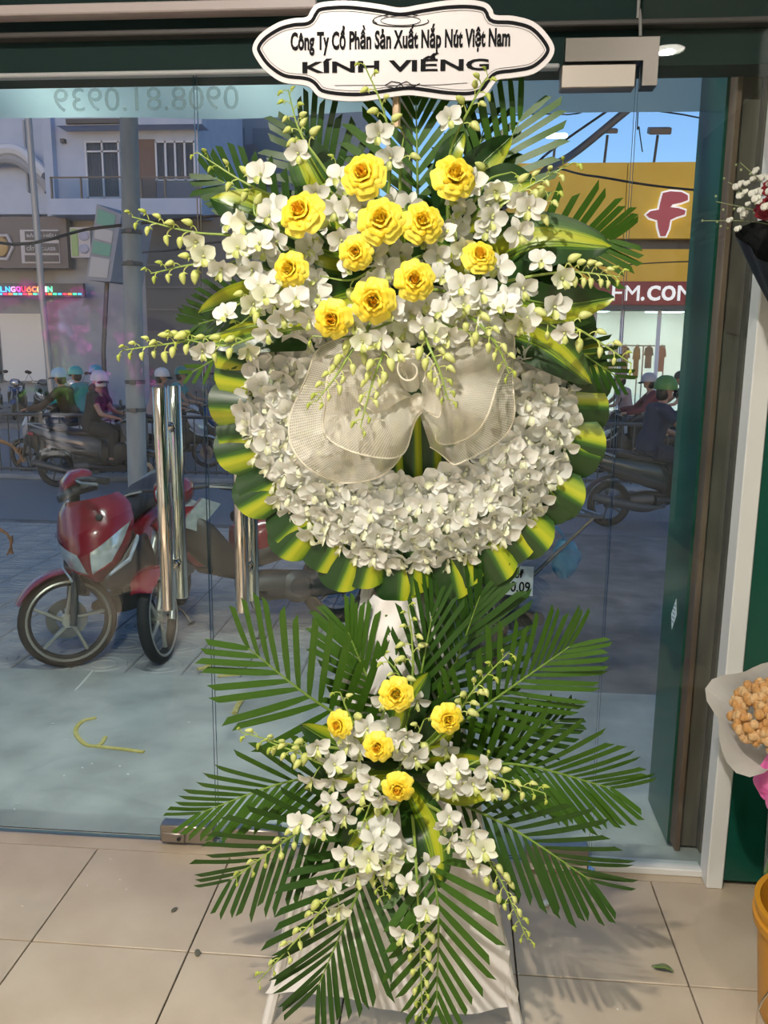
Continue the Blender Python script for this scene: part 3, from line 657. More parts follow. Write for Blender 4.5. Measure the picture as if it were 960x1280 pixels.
UP = [  # points, blossoms, buds, label
 ([(430, 340, 1.56), (330, 300, 1.50), (240, 290, 1.47), (165, 271, 1.45)], 6, 9, 'white orchid spray with buds pointing past the glass door seam, above a second such spray'),
 ([(430, 360, 1.56), (320, 335, 1.49), (250, 330, 1.47), (188, 342, 1.45)], 7, 8, 'white orchid spray with curled buds, just below the highest side-pointing spray'),
 ([(440, 395, 1.54), (330, 405, 1.47), (240, 425, 1.45), (152, 438, 1.44)], 6, 14, 'long orchid stem with many green buds reaching out over the door handles'),
 ([(430, 405, 1.54), (340, 415, 1.47), (280, 432, 1.45), (215, 420, 1.44)], 4, 9, 'short budded orchid stem under the longest side-pointing stem'),
 ([(440, 300, 1.58), (350, 250, 1.53), (300, 225, 1.52), (246, 190, 1.52)], 3, 7, 'thin budded orchid stem in front of a dark striped leaf and palm leaflets'),
 ([(450, 280, 1.58), (405, 210, 1.54), (375, 165, 1.54), (360, 112, 1.55)], 4, 10, 'upright budded orchid stem beside the short palm frond under the sign edge'),
 ([(480, 300, 1.58), (488, 200, 1.52), (480, 140, 1.50), (455, 80, 1.49)], 4, 6, 'upright orchid spray with white blossoms whose buds cross the printed sign'),
 ([(500, 300, 1.58), (500, 220, 1.53), (502, 190, 1.53), (505, 170, 1.53)], 2, 2, 'short white orchid spray between the two highest roses'),
 ([(560, 280, 1.58), (562, 195, 1.53), (590, 130, 1.50), (610, 95, 1.49)], 2, 8, 'upright orchid stem with green buds crossing the end of the sign'),
 ([(540, 320, 1.58), (600, 270, 1.51), (650, 240, 1.49), (716, 203, 1.48)], 8, 8, 'white orchid spray rising towards the yellow shop facade'),
 ([(550, 340, 1.58), (620, 300, 1.50), (670, 265, 1.48), (690, 240, 1.47)], 6, 5, 'short dense orchid spray above the half closed rose'),
 ([(560, 370, 1.56), (640, 350, 1.48), (710, 340, 1.46), (775, 346, 1.44)], 7, 13, 'orchid spray with crowded yellow-green buds in front of the broad dark leaf'),
 ([(570, 390, 1.55), (650, 385, 1.47), (720, 410, 1.45), (790, 455, 1.44)], 7, 8, 'drooping orchid spray ending in front of the lit shop across the road'),
 ([(430, 330, 1.56), (340, 320, 1.49), (300, 325, 1.48), (272, 335, 1.47)], 7, 1, 'white orchid cluster beside the small rose at the edge of the upper spray'),
 ([(430, 370, 1.55), (360, 365, 1.47), (310, 375, 1.46), (275, 395, 1.45)], 9, 1, 'thick white orchid cluster below the small rose at the edge'),
 ([(420, 385, 1.54), (380, 385, 1.46), (330, 385, 1.45), (300, 405, 1.45)], 8, 2, 'white orchid cluster lying on the top of the wreath ring'),
 ([(520, 310, 1.57), (460, 300, 1.48), (420, 275, 1.48), (400, 240, 1.49)], 8, 2, 'white orchid cluster behind the middle roses, facing the wide open rose'),
 ([(510, 340, 1.56), (480, 330, 1.47), (440, 350, 1.46), (400, 345, 1.46)], 8, 1, 'white orchid cluster under the orange-hearted rose'),
 ([(500, 330, 1.56), (540, 315, 1.48), (570, 300, 1.47), (560, 260, 1.48)], 8, 2, 'white orchid cluster between the pale rose and the half closed rose'),
 ([(520, 360, 1.55), (560, 365, 1.46), (600, 380, 1.45), (640, 400, 1.45)], 9, 2, 'white orchid cluster below the half closed rose above the bow loop'),
 ([(540, 380, 1.55), (600, 400, 1.46), (660, 395, 1.45), (715, 420, 1.45)], 8, 3, 'white orchid cluster lying over the leafy rim of the wreath'),
 ([(500, 370, 1.55), (500, 395, 1.45), (440, 420, 1.44), (390, 420, 1.44)], 8, 3, 'cream orchid cluster between the two lowest upper roses'),
 ([(510, 370, 1.55), (530, 395, 1.45), (570, 410, 1.44), (620, 425, 1.44)], 8, 4, 'cream orchid cluster along the top of the bow'),
 ([(470, 290, 1.57), (430, 250, 1.50), (410, 235, 1.50), (420, 205, 1.51)], 6, 2, 'white orchid cluster beside the highest rose'),
 ([(540, 300, 1.57), (590, 255, 1.50), (610, 225, 1.50), (640, 215, 1.50)], 7, 2, 'white orchid cluster beside the pale rose near the tall frond'),
 ([(420, 320, 1.56), (350, 290, 1.49), (320, 270, 1.49), (318, 245, 1.50)], 6, 2, 'white orchid cluster below the wide open rose beside a striped leaf'),
]
for k, (pts_, nb, nbud, lab) in enumerate(UP): spray(pts_, max(1, int(nb*.72)) if nb > 3 else nb, nbud, lab, gOU, .88, seed=k*7, tb=.62 if nb > 5 else .5, t0=.15)
for k, (pts_, nb, nbud, lab) in enumerate([
 ([(470, 395, 1.52), (445, 430, 1.44), (420, 470, 1.43), (395, 502, 1.43)], 2, 13, 'budded orchid stem hanging over the bow from the lowest rose'),
 ([(500, 395, 1.52), (480, 440, 1.43), (465, 480, 1.42), (450, 535, 1.42)], 2, 14, 'longest budded orchid stem hanging over the middle of the bow'),
 ([(520, 395, 1.52), (535, 430, 1.43), (550, 465, 1.42), (560, 500, 1.42)], 2, 12, 'budded orchid stem hanging beside the rolled centre of the bow'),
 ([(540, 390, 1.52), (585, 395, 1.44), (620, 430, 1.43), (637, 468, 1.43)], 2, 11, 'budded orchid stem arching over the outer loop of the bow')]):
    spray(pts_, nb, nbud, lab, gOD, .92, seed=200+k, t0=.1, tb=.28, first=2)
for k, (pts_, nb, nbud, lab) in enumerate([
 ([(490, 945, 1.58), (420, 935, 1.47), (360, 930, 1.45), (300, 915, 1.44)], 3, 10, 'orchid stem of the lower spray with buds over the concrete apron'),
 ([(480, 960, 1.58), (420, 960, 1.46), (370, 940, 1.44), (330, 925, 1.43)], 4, 8, 'short orchid stem of the lower spray below the small side-facing rose'),
 ([(480, 985, 1.56), (430, 1000, 1.45), (370, 1040, 1.42), (293, 1098, 1.41)], 5, 11, 'orchid stem of the lower spray drooping past the door lock'),
 ([(490, 1010, 1.56), (450, 1060, 1.43), (400, 1140, 1.40), (322, 1228, 1.40)], 6, 12, 'long hanging orchid stem in front of the dark downward palm frond'),
 ([(500, 1000, 1.55), (480, 1050, 1.43), (475, 1080, 1.42), (480, 1120, 1.41)], 6, 9, 'short hanging orchid stem right under the lowest rose'),
 ([(515, 1010, 1.55), (520, 1080, 1.42), (525, 1180, 1.40), (528, 1276, 1.39)], 5, 13, 'longest hanging orchid stem reaching the bottom hem of the white film'),
 ([(525, 1000, 1.55), (570, 1030, 1.43), (620, 1090, 1.41), (660, 1175, 1.40)], 7, 15, 'hanging orchid stem with crowded buds near the steel floor fitting'),
 ([(530, 965, 1.56), (580, 960, 1.45), (630, 975, 1.43), (682, 992, 1.42)], 5, 8, 'orchid stem of the lower spray lying across a striped leaf'),
 ([(500, 900, 1.60), (515, 850, 1.55), (515, 800, 1.55), (510, 758, 1.55)], 1, 8, 'upright budded orchid stem in front of the white film sleeve'),
 ([(520, 945, 1.58), (560, 910, 1.49), (590, 865, 1.47), (636, 815, 1.46)], 2, 13, 'budded orchid stem of the lower spray rising along a palm frond'),
 ([(490, 920, 1.57), (500, 930, 1.47), (520, 920, 1.46), (530, 900, 1.46)], 6, 3, 'white orchid cluster between the roses of the lower spray'),
 ([(480, 930, 1.57), (450, 915, 1.48), (435, 890, 1.47), (425, 865, 1.47)], 4, 4, 'white orchid cluster beside the small side-facing rose'),
 ([(520, 950, 1.57), (560, 975, 1.46), (580, 960, 1.45), (610, 945, 1.45)], 4, 2, 'white orchid pair above the striped leaf of the lower spray'),
 ([(500, 960, 1.56), (480, 975, 1.45), (465, 1000, 1.44), (450, 1040, 1.43)], 5, 4, 'white orchid cluster around the lowest rose'),
 ([(470, 930, 1.57), (480, 890, 1.50), (500, 850, 1.50), (480, 820, 1.50)], 2, 7, 'small budded stem beside the topmost lower rose')]):
    spray(pts_, nb, nbud, lab, gOL, .92, seed=300+k, t0=.22, tb=.58 if nb > 4 else .45)
# --- palm fronds
def leaflet_mesh(sd, droop, cut):
    b = MB()
    def f(u, v):
        t = 2*u-1; w = .5*(.55+.45*min(1, v*4))*(1 if v < .8 else 1-.12*(v-.8)/.2)
        x = v-(cut*(.5+.5*t)*.10 if v == 1 else 0)
        return Vector((x, t*w, -.10*0-droop*v*v+0))
    def g(u, v):
        p = f(u, v); t = 2*u-1; return Vector((p.x, p.y, p.z))
    b.grid(g, 2, 6)
    # crease: lower the midrib
    b.v = [(x, y, z-(0.0 if abs(y) > 1e-6 else 0.0)) for x, y, z in b.v]
    return b
leaf_mes = {}
for key in ('palm', 'palm_dark'):
    leaf_mes[key] = [leaflet_mesh(i, dr, ct).mesh('leaflet', M_[key], ang=180) for i, (dr, ct) in enumerate([(.03, 1), (.10, -1), (.06, 1), (.14, -1)])]
def frond(pts, n, L, wid, label, group, key='palm', a0=62, a1=24, face=(0, -1, 0), seed=0, tstart=.22, roll=0.25, lmin=.45, lright=1.0):
    """pts px path from base to tip; L longest leaflet in px"""
    rg = random.Random(seed); P = bez([onY(*p) for p in pts], 24); base = P[0]; Ym = pts[-1][2]
    t_ = thing('palm_frond', base, label, 'palm frond', group)
    b = MB(); b.tube([p-base for p in P], [.0036*(1-i/25)+.0008 for i in range(24)], 6); b.build('rachis', M_['rachis'], t_)
    Lm = L*sc(Ym)
    n = int(n*1.08)
    for i in range(n):
        f = i/(n-1); t = tstart+(.995-tstart)*f; k = t*23; j = min(int(k), 22); p = P[j].lerp(P[j+1], k-j)-base; d = (P[j+1]-P[j]).normalized()
        ang = math.radians(a0+(a1-a0)*f); nrm = Vector(face).normalized(); nrm = (nrm-d*nrm.dot(d)).normalized(); lat = nrm.cross(d)
        ln = Lm*(lmin+(1-lmin)*math.sin(math.pi*min(1, .18+.80*f))**.8)
        for s in (-1, 1):
            aa = ang*rg.uniform(.94, 1.06); dr = d*math.cos(aa)+lat*(s*math.sin(aa))+nrm*roll*math.sin(aa)*rg.uniform(.6, 1.2)
            dr.normalize(); up = nrm-lat*s*.35
            R_ = frame(dr, up); l_ = ln*rg.uniform(.93, 1.05)*(lright if s > 0 else 1)
            link('leaflet', rg.choice(leaf_mes[key]), t_, xf(R_, p, (l_, wid*.55*sc(Ym)*rg.uniform(.88, 1.1)*(1-.30*f), l_)))
    return t_
gFU, gFL = 'palm fronds of the upper arrangement', 'palm fronds of the lower arrangement'
for a in [
 ([(520, 340, 1.63), (522, 240, 1.63), (520, 130, 1.63)], 11, 104, 21, 'tall upright palm frond rising to the underside of the sign', gFU, 'palm'),
 ([(560, 320, 1.63), (605, 240, 1.62), (650, 150, 1.62)], 10, 88, 19, 'palm frond leaning out under the sign towards the steel door fitting', gFU, 'palm'),
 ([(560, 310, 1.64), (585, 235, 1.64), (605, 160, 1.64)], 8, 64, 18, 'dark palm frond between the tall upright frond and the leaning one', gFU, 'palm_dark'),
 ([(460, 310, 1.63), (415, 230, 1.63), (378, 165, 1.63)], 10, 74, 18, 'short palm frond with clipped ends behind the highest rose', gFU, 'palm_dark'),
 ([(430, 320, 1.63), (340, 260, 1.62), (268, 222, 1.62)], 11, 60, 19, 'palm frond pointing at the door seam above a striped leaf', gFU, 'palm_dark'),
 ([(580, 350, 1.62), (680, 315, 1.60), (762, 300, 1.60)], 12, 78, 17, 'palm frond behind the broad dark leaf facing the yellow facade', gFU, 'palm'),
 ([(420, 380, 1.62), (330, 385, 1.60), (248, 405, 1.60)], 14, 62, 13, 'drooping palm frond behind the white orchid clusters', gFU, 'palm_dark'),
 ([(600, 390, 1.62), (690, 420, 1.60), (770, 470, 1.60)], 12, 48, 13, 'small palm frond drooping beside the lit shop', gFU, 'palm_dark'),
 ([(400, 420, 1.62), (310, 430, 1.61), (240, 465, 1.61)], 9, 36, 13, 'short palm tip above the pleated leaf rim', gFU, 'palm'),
]: frond(*a[:6], key=a[6], seed=int(a[0][-1][0]))
for a, kw in [
 (([(500, 935, 1.62), (400, 880, 1.55), (310, 810, 1.53)], 12, 118, 20, 'broad palm frond with water drops, fanned towards the parked red scooters', gFL, 'palm'), dict(a0=70, a1=30)),
 (([(500, 930, 1.63), (465, 860, 1.60), (435, 790, 1.60)], 12, 88, 17, 'palm frond standing beside the white film sleeve', gFL, 'palm'), dict(a0=50, a1=18)),
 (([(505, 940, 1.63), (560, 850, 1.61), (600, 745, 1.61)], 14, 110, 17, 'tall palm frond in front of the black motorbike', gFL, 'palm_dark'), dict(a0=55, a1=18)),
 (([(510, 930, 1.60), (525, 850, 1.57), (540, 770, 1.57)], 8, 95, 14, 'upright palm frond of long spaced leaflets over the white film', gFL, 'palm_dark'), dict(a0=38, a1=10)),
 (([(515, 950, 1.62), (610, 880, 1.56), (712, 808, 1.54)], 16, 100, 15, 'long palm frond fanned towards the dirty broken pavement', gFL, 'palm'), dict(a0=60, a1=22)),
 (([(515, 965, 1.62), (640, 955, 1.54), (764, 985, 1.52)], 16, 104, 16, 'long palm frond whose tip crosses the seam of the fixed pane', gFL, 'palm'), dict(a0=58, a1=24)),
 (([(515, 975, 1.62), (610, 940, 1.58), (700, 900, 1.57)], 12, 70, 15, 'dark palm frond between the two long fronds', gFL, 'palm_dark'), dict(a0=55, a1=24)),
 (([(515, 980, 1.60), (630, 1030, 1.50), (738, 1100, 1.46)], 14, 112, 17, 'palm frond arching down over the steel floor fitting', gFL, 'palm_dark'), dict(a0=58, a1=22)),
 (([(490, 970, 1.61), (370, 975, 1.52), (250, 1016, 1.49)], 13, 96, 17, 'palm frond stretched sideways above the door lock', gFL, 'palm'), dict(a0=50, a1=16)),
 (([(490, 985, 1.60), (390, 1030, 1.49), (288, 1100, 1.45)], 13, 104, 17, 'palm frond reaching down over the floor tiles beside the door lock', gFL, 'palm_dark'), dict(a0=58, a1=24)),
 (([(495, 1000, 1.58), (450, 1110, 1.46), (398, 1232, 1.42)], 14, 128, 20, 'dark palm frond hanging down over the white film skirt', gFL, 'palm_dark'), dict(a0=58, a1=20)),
 (([(510, 1000, 1.58), (545, 1110, 1.45), (546, 1258, 1.41)], 13, 108, 21, 'bright palm frond hanging straight down to the hem of the white film', gFL, 'palm'), dict(a0=62, a1=22)),
]: frond(*a[:6], key=a[6], seed=int(a[0][-1][0]), **kw)
# --- broad variegated leaves
def ti_leaf(pts, wpx, label, group, key='ti', twist=0.0, seed=0, fold_=.18):
    P = bez([onY(*p) for p in pts], 17); base = P[0]; Y = pts[1][2]; w0 = wpx*sc(Y)*.5
    t_ = thing('variegated_leaf', base, label, 'leaf', group); b = MB(); g = MB()
    def f(u, v):
        k = v*16; i = min(int(k), 15); p = P[i].lerp(P[i+1], k-i); d = (P[i+1]-P[i]).normalized()
        nrm = Vector((0, -1, 0)); nrm = (nrm-d*nrm.dot(d)).normalized(); lat = nrm.cross(d)
        q = Quaternion(d, twist); lat = q @ lat; nrm = q @ nrm
        t = 2*u-1; w = w0*(math.sin(math.pi*(.06+.94*v)**.85)**.62 if v < 1 else 0)+.0008
        return p-base+lat*t*w+nrm*(abs(t)*w*fold_+.004*math.sin(9*v+seed)*t)
    b.grid(f, 8, 18); b.build('blade', M_[key], t_, ang=180)
    g.tube([f(.5, v)-Vector((0, .001, 0)) for v in np.linspace(0, .97, 14)], [.0022*(1-.8*k/14) for k in range(14)], 5); g.build('midrib', M_['rachis'], t_)
    return t_
gT = 'broad variegated leaves of the arrangements'
for a in [
 ([(400, 320, 1.60), (330, 275, 1.56), (262, 248, 1.55)], 62, 'striped leaf pointing past the door seam above the upper orchid stems', 'tiside', .3),
 ([(430, 280, 1.61), (395, 220, 1.58), (370, 170, 1.58)], 60, 'dark leaf with a yellow stripe standing behind the highest rose', 'ti', .2),
 ([(570, 360, 1.60), (660, 305, 1.54), (764, 308, 1.53)], 74, 'broad dark leaf with a pale green stripe facing the yellow facade', 'ti', -.25),
 ([(560, 300, 1.61), (620, 235, 1.57), (670, 225, 1.57)], 46, 'bright striped leaf above the short dense orchid spray', 'tiside', -.2),
 ([(560, 290, 1.61), (590, 220, 1.58), (640, 170, 1.58)], 44, 'upright yellow-green leaf in front of the leaning palm frond', 'tiside', .1),
 ([(550, 270, 1.61), (560, 200, 1.60), (580, 165, 1.60)], 30, 'narrow yellow-green leaf behind the pale rose', 'tiside', .1),
 ([(400, 370, 1.60), (310, 375, 1.55), (248, 392, 1.54)], 48, 'striped leaf lying over the drooping palm frond', 'tiside', -.3),
 ([(420, 420, 1.60), (330, 420, 1.56), (262, 432, 1.55)], 42, 'yellow-green leaf just above the leafy rim of the wreath', 'tiside', .2),
 ([(600, 360, 1.60), (690, 380, 1.54), (768, 372, 1.53)], 46, 'striped leaf under the crowded bud spray', 'tiside', .3),
 ([(600, 400, 1.60), (680, 430, 1.56), (740, 480, 1.55)], 56, 'dark green leaf drooping beside the white ring of the wreath', 'ti', .2),
 ([(480, 330, 1.60), (410, 320, 1.53), (370, 300, 1.52)], 60, 'dark leaf filling in behind the orange-hearted rose', 'ti', 0),
 ([(520, 320, 1.60), (560, 330, 1.52), (590, 360, 1.51)], 60, 'dark leaf filling in behind the half closed rose', 'ti', 0),
 ([(490, 330, 1.60), (500, 300, 1.53), (505, 250, 1.53)], 60, 'dark leaf filling in behind the large middle rose', 'ti', 0),
 ([(490, 350, 1.60), (440, 370, 1.52), (390, 380, 1.51)], 56, 'dark leaf filling in above the bow', 'ti', 0),
 ([(500, 945, 1.60), (430, 935, 1.52), (375, 905, 1.50)], 46, 'striped leaf of the lower spray under the side-facing rose', 'tiside', .2),
 ([(500, 965, 1.60), (430, 970, 1.51), (380, 985, 1.50)], 50, 'yellow striped leaf of the lower spray above the door lock', 'ti', -.1),
 ([(505, 960, 1.60), (570, 950, 1.51), (625, 955, 1.50)], 44, 'pale striped leaf of the lower spray behind a white orchid pair', 'ti', .1),
 ([(505, 975, 1.60), (570, 985, 1.50), (625, 990, 1.48)], 44, 'dark striped leaf of the lower spray under the cross-lying orchid stem', 'tiside', 0),
 ([(505, 980, 1.59), (535, 1040, 1.49), (550, 1110, 1.46)], 64, 'dark leaf hanging in the middle of the lower spray', 'ti', 0),
 ([(495, 940, 1.60), (510, 880, 1.56), (535, 840, 1.56)], 50, 'dark leaf standing behind the topmost lower rose', 'ti', 0),
 ([(500, 950, 1.60), (540, 920, 1.53), (575, 870, 1.53)], 46, 'dark striped leaf behind the pale rose of the lower spray', 'tiside', 0),
 ([(490, 985, 1.59), (455, 1030, 1.50), (430, 1070, 1.48)], 50, 'dark leaf behind the short hanging orchid stem', 'ti', 0),
]: ti_leaf(a[0], a[1], a[2], gT, a[3], a[4], seed=a[1])
# --- net bow
def tulle_mat():
    M = bpy.data.materials.new('net_fabric'); M.use_nodes = True; t = M.node_tree; b = t.nodes['Principled BSDF']
    b.inputs['Base Color'].default_value = (.92, .88, .77, 1); b.inputs['Roughness'].default_value = .6
    tr = t.nodes.new('ShaderNodeBsdfTranslucent'); tr.inputs[0].default_value = (.92, .88, .77, 1)
    m1 = t.nodes.new('ShaderNodeMixShader'); m1.inputs[0].default_value = .35; t.links.new(b.outputs[0], m1.inputs[1]); t.links.new(tr.outputs[0], m1.inputs[2])
    uvn = t.nodes.new('ShaderNodeUVMap'); tot = None
    for ax, sc_ in (('X', 760.0), ('Y', 400.0)):
        sp = t.nodes.new('ShaderNodeSeparateXYZ'); t.links.new(uvn.outputs[0], sp.inputs[0])
        mu = t.nodes.new('ShaderNodeMath'); mu.operation = 'MULTIPLY'; mu.inputs[1].default_value = sc_; t.links.new(sp.outputs[ax], mu.inputs[0])
        sn = t.nodes.new('ShaderNodeMath'); sn.operation = 'SINE'; t.links.new(mu.outputs[0], sn.inputs[0])
        ab = t.nodes.new('ShaderNodeMath'); ab.operation = 'GREATER_THAN'; ab.inputs[1].default_value = .55; t.links.new(sn.outputs[0], ab.inputs[0])
        if tot is None: tot = ab
        else:
            mx_ = t.nodes.new('ShaderNodeMath'); mx_.operation = 'MAXIMUM'; t.links.new(tot.outputs[0], mx_.inputs[0]); t.links.new(ab.outputs[0], mx_.inputs[1]); tot = mx_
    ma = t.nodes.new('ShaderNodeMath'); ma.operation = 'MULTIPLY_ADD'; ma.inputs[1].default_value = .38; ma.inputs[2].default_value = .28; t.links.new(tot.outputs[0], ma.inputs[0])
    tp = t.nodes.new('ShaderNodeBsdfTransparent'); mx = t.nodes.new('ShaderNodeMixShader')
    t.links.new(ma.outputs[0], mx.inputs[0]); t.links.new(tp.outputs[0], mx.inputs[1]); t.links.new(m1.outputs[0], mx.inputs[2]); t.links.new(mx.outputs[0], t.nodes['Material Output'].inputs[0])
    return M
M_['tulle'] = tulle_mat(); M_['hem'] = mat('net_hem', (.86, .82, .70), .6, trans=.3)
YB_ = 1.50
bow = wthing('net_bow', onY(522, 505, YB_), 'big cream net bow with white hems across the top of the wreath', 'bow')
def sheet(outer, inner, ripples, amp, name='loop', Yo=1.50, Yi=1.49, depth=.05, nu=44, nv=12, ph=0.0):
    """outer/inner: px polylines; surface between them, rippled towards the viewer"""
    def samp(poly, u):
        k = u*(len(poly)-1); i = min(int(k), len(poly)-2); return poly[i], poly[i+1], k-i
    O = bez([Vector((x, y, 0)) for x, y in outer], nu+1); I = bez([Vector((x, y, 0)) for x, y in inner], nu+1)
    def f(u, v):
        i = min(nu, int(round(u*nu))); p = I[i].lerp(O[i], v)
        rp_ = amp*math.sin(u*ripples*2*math.pi+ph)*v**1.3; bulge = depth*math.sin(math.pi*min(1, v*.95))
        Y = Yi+(Yo-Yi)*v-bulge*.6+rp_
        return onY(p.x+6*math.cos(u*ripples*6.28+ph)*v, p.y+4*math.sin(u*ripples*6.28*.7)*v, Y)
    b = MB(); b.grid(f, nu, nv); o = b.build(name, M_['tulle'], bow, ang=180)
    h = MB(); h.tube([f(i/nu, 1) for i in range(nu+1)], .0017, 5); org = bow['_org']; h.build('hem', M_['hem'], o, org=org)
    return o
K = [(516, 498), (518, 505), (520, 512)]
sheet([(470, 408), (415, 425), (382, 465), (366, 520), (378, 575), (420, 604), (470, 602), (500, 560)], [(505, 480), (508, 485), (510, 495), (512, 500), (514, 505), (516, 510), (518, 512), (520, 515)], 3.1, .021, Yo=1.545, Yi=1.52, depth=.05)
sheet([(440, 425), (420, 450), (402, 500), (405, 540), (440, 562), (490, 568), (518, 545), (526, 520)], [(480, 470), (490, 480), (500, 485), (505, 490), (510, 492), (514, 498), (518, 505), (522, 510)], 2.6, .021, Yo=1.49, Yi=1.50, depth=.06, ph=1)
sheet([(500, 412), (450, 420), (430, 455), (450, 500), (470, 512), (495, 490)], [(520, 470), (510, 475), (505, 480), (508, 488), (512, 492), (518, 498)], 2.1, .021, Yo=1.48, Yi=1.49, depth=.05, ph=2)
sheet([(545, 420), (590, 402), (630, 415), (646, 455), (640, 510), (615, 560), (570, 584), (535, 555)], [(528, 470), (530, 478), (532, 485), (532, 492), (530, 500), (528, 506), (526, 512), (524, 516)], 3.1, .021, Yo=1.545, Yi=1.52, depth=.05, ph=.5)
sheet([(560, 430), (605, 425), (628, 455), (622, 500), (590, 535), (560, 556), (538, 545)], [(530, 480), (532, 484), (533, 490), (532, 496), (530, 502), (528, 507), (526, 512)], 2.6, .021, Yo=1.49, Yi=1.50, depth=.06, ph=1.7)
sheet([(500, 470), (498, 445), (520, 432), (545, 448), (552, 490), (545, 522), (530, 520)], [(520, 490), (521, 488), (523, 486), (526, 488), (528, 495), (527, 503), (525, 508)], 1.0, .008, 'roll', 1.45, 1.48, .03, ph=.4)
# rolled centre: spiral scroll of net
def scroll(u, v):
    a = -1.2+u*8.2; r = (8+16*u)
    c = onY(512+r*math.cos(a)*.9+3*v, 462+r*math.sin(a)+18*v*(1-u*.5), 1.455-.05*(1-v)+.02*u); return c
b = MB(); b.grid(scroll, 40, 6); o = b.build('roll', M_['tulle'], bow, ang=180)
h = MB(); h.tube([scroll(i/40, 0) for i in range(41)], .0016, 5); h.build('hem', M_['hem'], o, org=bow['_org'])
b = MB(); b.ell(onY(522, 505, 1.50), (.016, .014, .02), 10, 8); b.build('knot', M_['hem'], bow)
# --- printed sign on top
YG = 1.57
def q8(x, y): p = onY(300+x*.4167, y*.4167, YG); return p
raw = [(38, 145), (60, 105), (112, 70), (160, 56), (200, 52), (212, 34), (232, 12), (280, 4), (340, 4), (420, 14), (482, 24), (545, 14), (620, 3), (690, 1), (738, 10), (757, 30), (766, 46), (820, 49), (880, 66), (922, 105), (943, 148),
       (925, 188), (880, 222), (820, 234), (775, 240), (758, 258), (735, 286), (690, 302), (620, 300), (560, 292), (505, 286), (440, 294), (370, 304), (300, 303), (240, 292), (212, 265), (190, 256), (130, 248), (82, 218), (52, 182)]
cs = q8(490, 150); sign = thing('printed_sign', cs, 'white scalloped sign plate with black border and Vietnamese condolence lettering', 'sign')
def sl(x, y): p = q8(x, y)-cs; return Vector((p.x, p.z, 0))
def dense(pts, n):
    P = [Vector((x, y, 0)) for x, y in pts]; k = len(P); out = []
    for i in range(k):
        a, b_, c_, d_ = P[i-1], P[i], P[(i+1) % k], P[(i+2) % k]
        for j in range(n):
            f = j/n; out.append(0.5*((2*b_)+(c_-a)*f+(2*a-5*b_+4*c_-d_)*f*f+(3*b_-a-3*c_+d_)*f**3))
    return out
OUT = [sl(p.x, p.y) for p in dense(raw, 4)]; n_ = len(OUT)
def inset(P, d):
    res = []
    for i in range(len(P)):
        t1 = (P[(i+2) % len(P)]-P[i-2]).normalized(); nn = Vector((t1.y, -t1.x, 0)); res.append(P[i]+nn*d)
    return res
sgn_ = 1 if sum(OUT[i].x*OUT[(i+1) % n_].y-OUT[(i+1) % n_].x*OUT[i].y for i in range(n_)) < 0 else -1
M_['signw'] = mat('sign_plate', (.66, .62, .63), .25, spec=.5); M_['ink'] = mat('black_print', (.010, .010, .012), .8, spec=.1)
b = MB(); b.add([(p.x, p.y, -.002) for p in OUT]+[(p.x, p.y, .002) for p in OUT], [tuple(reversed(range(n_))), tuple(range(n_, 2*n_))]+[(i, (i+1) % n_, n_+(i+1) % n_, n_+i) for i in range(n_)])
plate = b.build('plate', M_['signw'], sign, smooth=False, mtx=xf(FACE_CAM, Vector((0, 0, 0))))
def band(d0, d1, name):
    A, B = inset(OUT, sgn_*d0), inset(OUT, sgn_*d1)
    b = MB(); b.add([(p.x, p.y, .0026) for p in A]+[(p.x, p.y, .0026) for p in B], [(i, (i+1) % n_, n_+(i+1) % n_, n_+i) for i in range(n_)])
    return b.build(name, M_['ink'], plate, smooth=False)
band(.0080, .0140, 'border'); band(.0165, .0172, 'thin_border')
zl = .0030
def put(txt, x0, x1, y0, y1, bold):
    a_, c_ = sl(x0, y1), sl(x1, y0); lettering('lettering', txt, c_.y-a_.y, c_.x-a_.x, M_['ink'], plate, xf(Matrix.Identity(3), Vector(((a_.x+c_.x)/2, (a_.y+c_.y)/2, zl))), depth=.0006, bold=bold)
put('Công Ty Cổ Phần Sản Xuất Nắp Nút Việt Nam', 153, 812, 68, 170, .034)
put('KÍNH VIẾNG', 188, 748, 158, 222, .028)
def arc(pts_, r, name='flourish'):
    b = MB(); b.tube([sl(*p)+Vector((0, 0, zl)) for p in pts_], r, 4, flat=.3); b.build(name, M_['ink'], plate)
arc([(482+82*math.cos(a_), 62+18*math.sin(a_)) for a_ in np.linspace(2.6, 6.8, 16)][::-1][5:], .0006)
arc([(482+60*math.cos(a_), 64+14*math.sin(a_)) for a_ in np.linspace(0, 6.28, 24)], .0005)
arc([(482+84*math.cos(a_), 66+16*math.sin(a_)) for a_ in np.linspace(-.3, 3.45, 22)], .0008)
arc([(285, 258), (400, 257), (470, 258)], .0004); arc([(500, 258), (600, 256), (682, 250)], .0004)
arc([(435, 258), (455, 246), (480, 250), (490, 262), (510, 266), (540, 252)], .0008)
arc([(440, 262), (465, 266), (480, 254), (500, 246), (520, 258), (500, 266), (478, 262)], .0007)
b = MB(); b.tube([(-.012, .02, -.12), (-.012, .012, .06)], .007, 6); b.build('holder_stick', mat('bamboo', (.62, .45, .28), .6), sign)
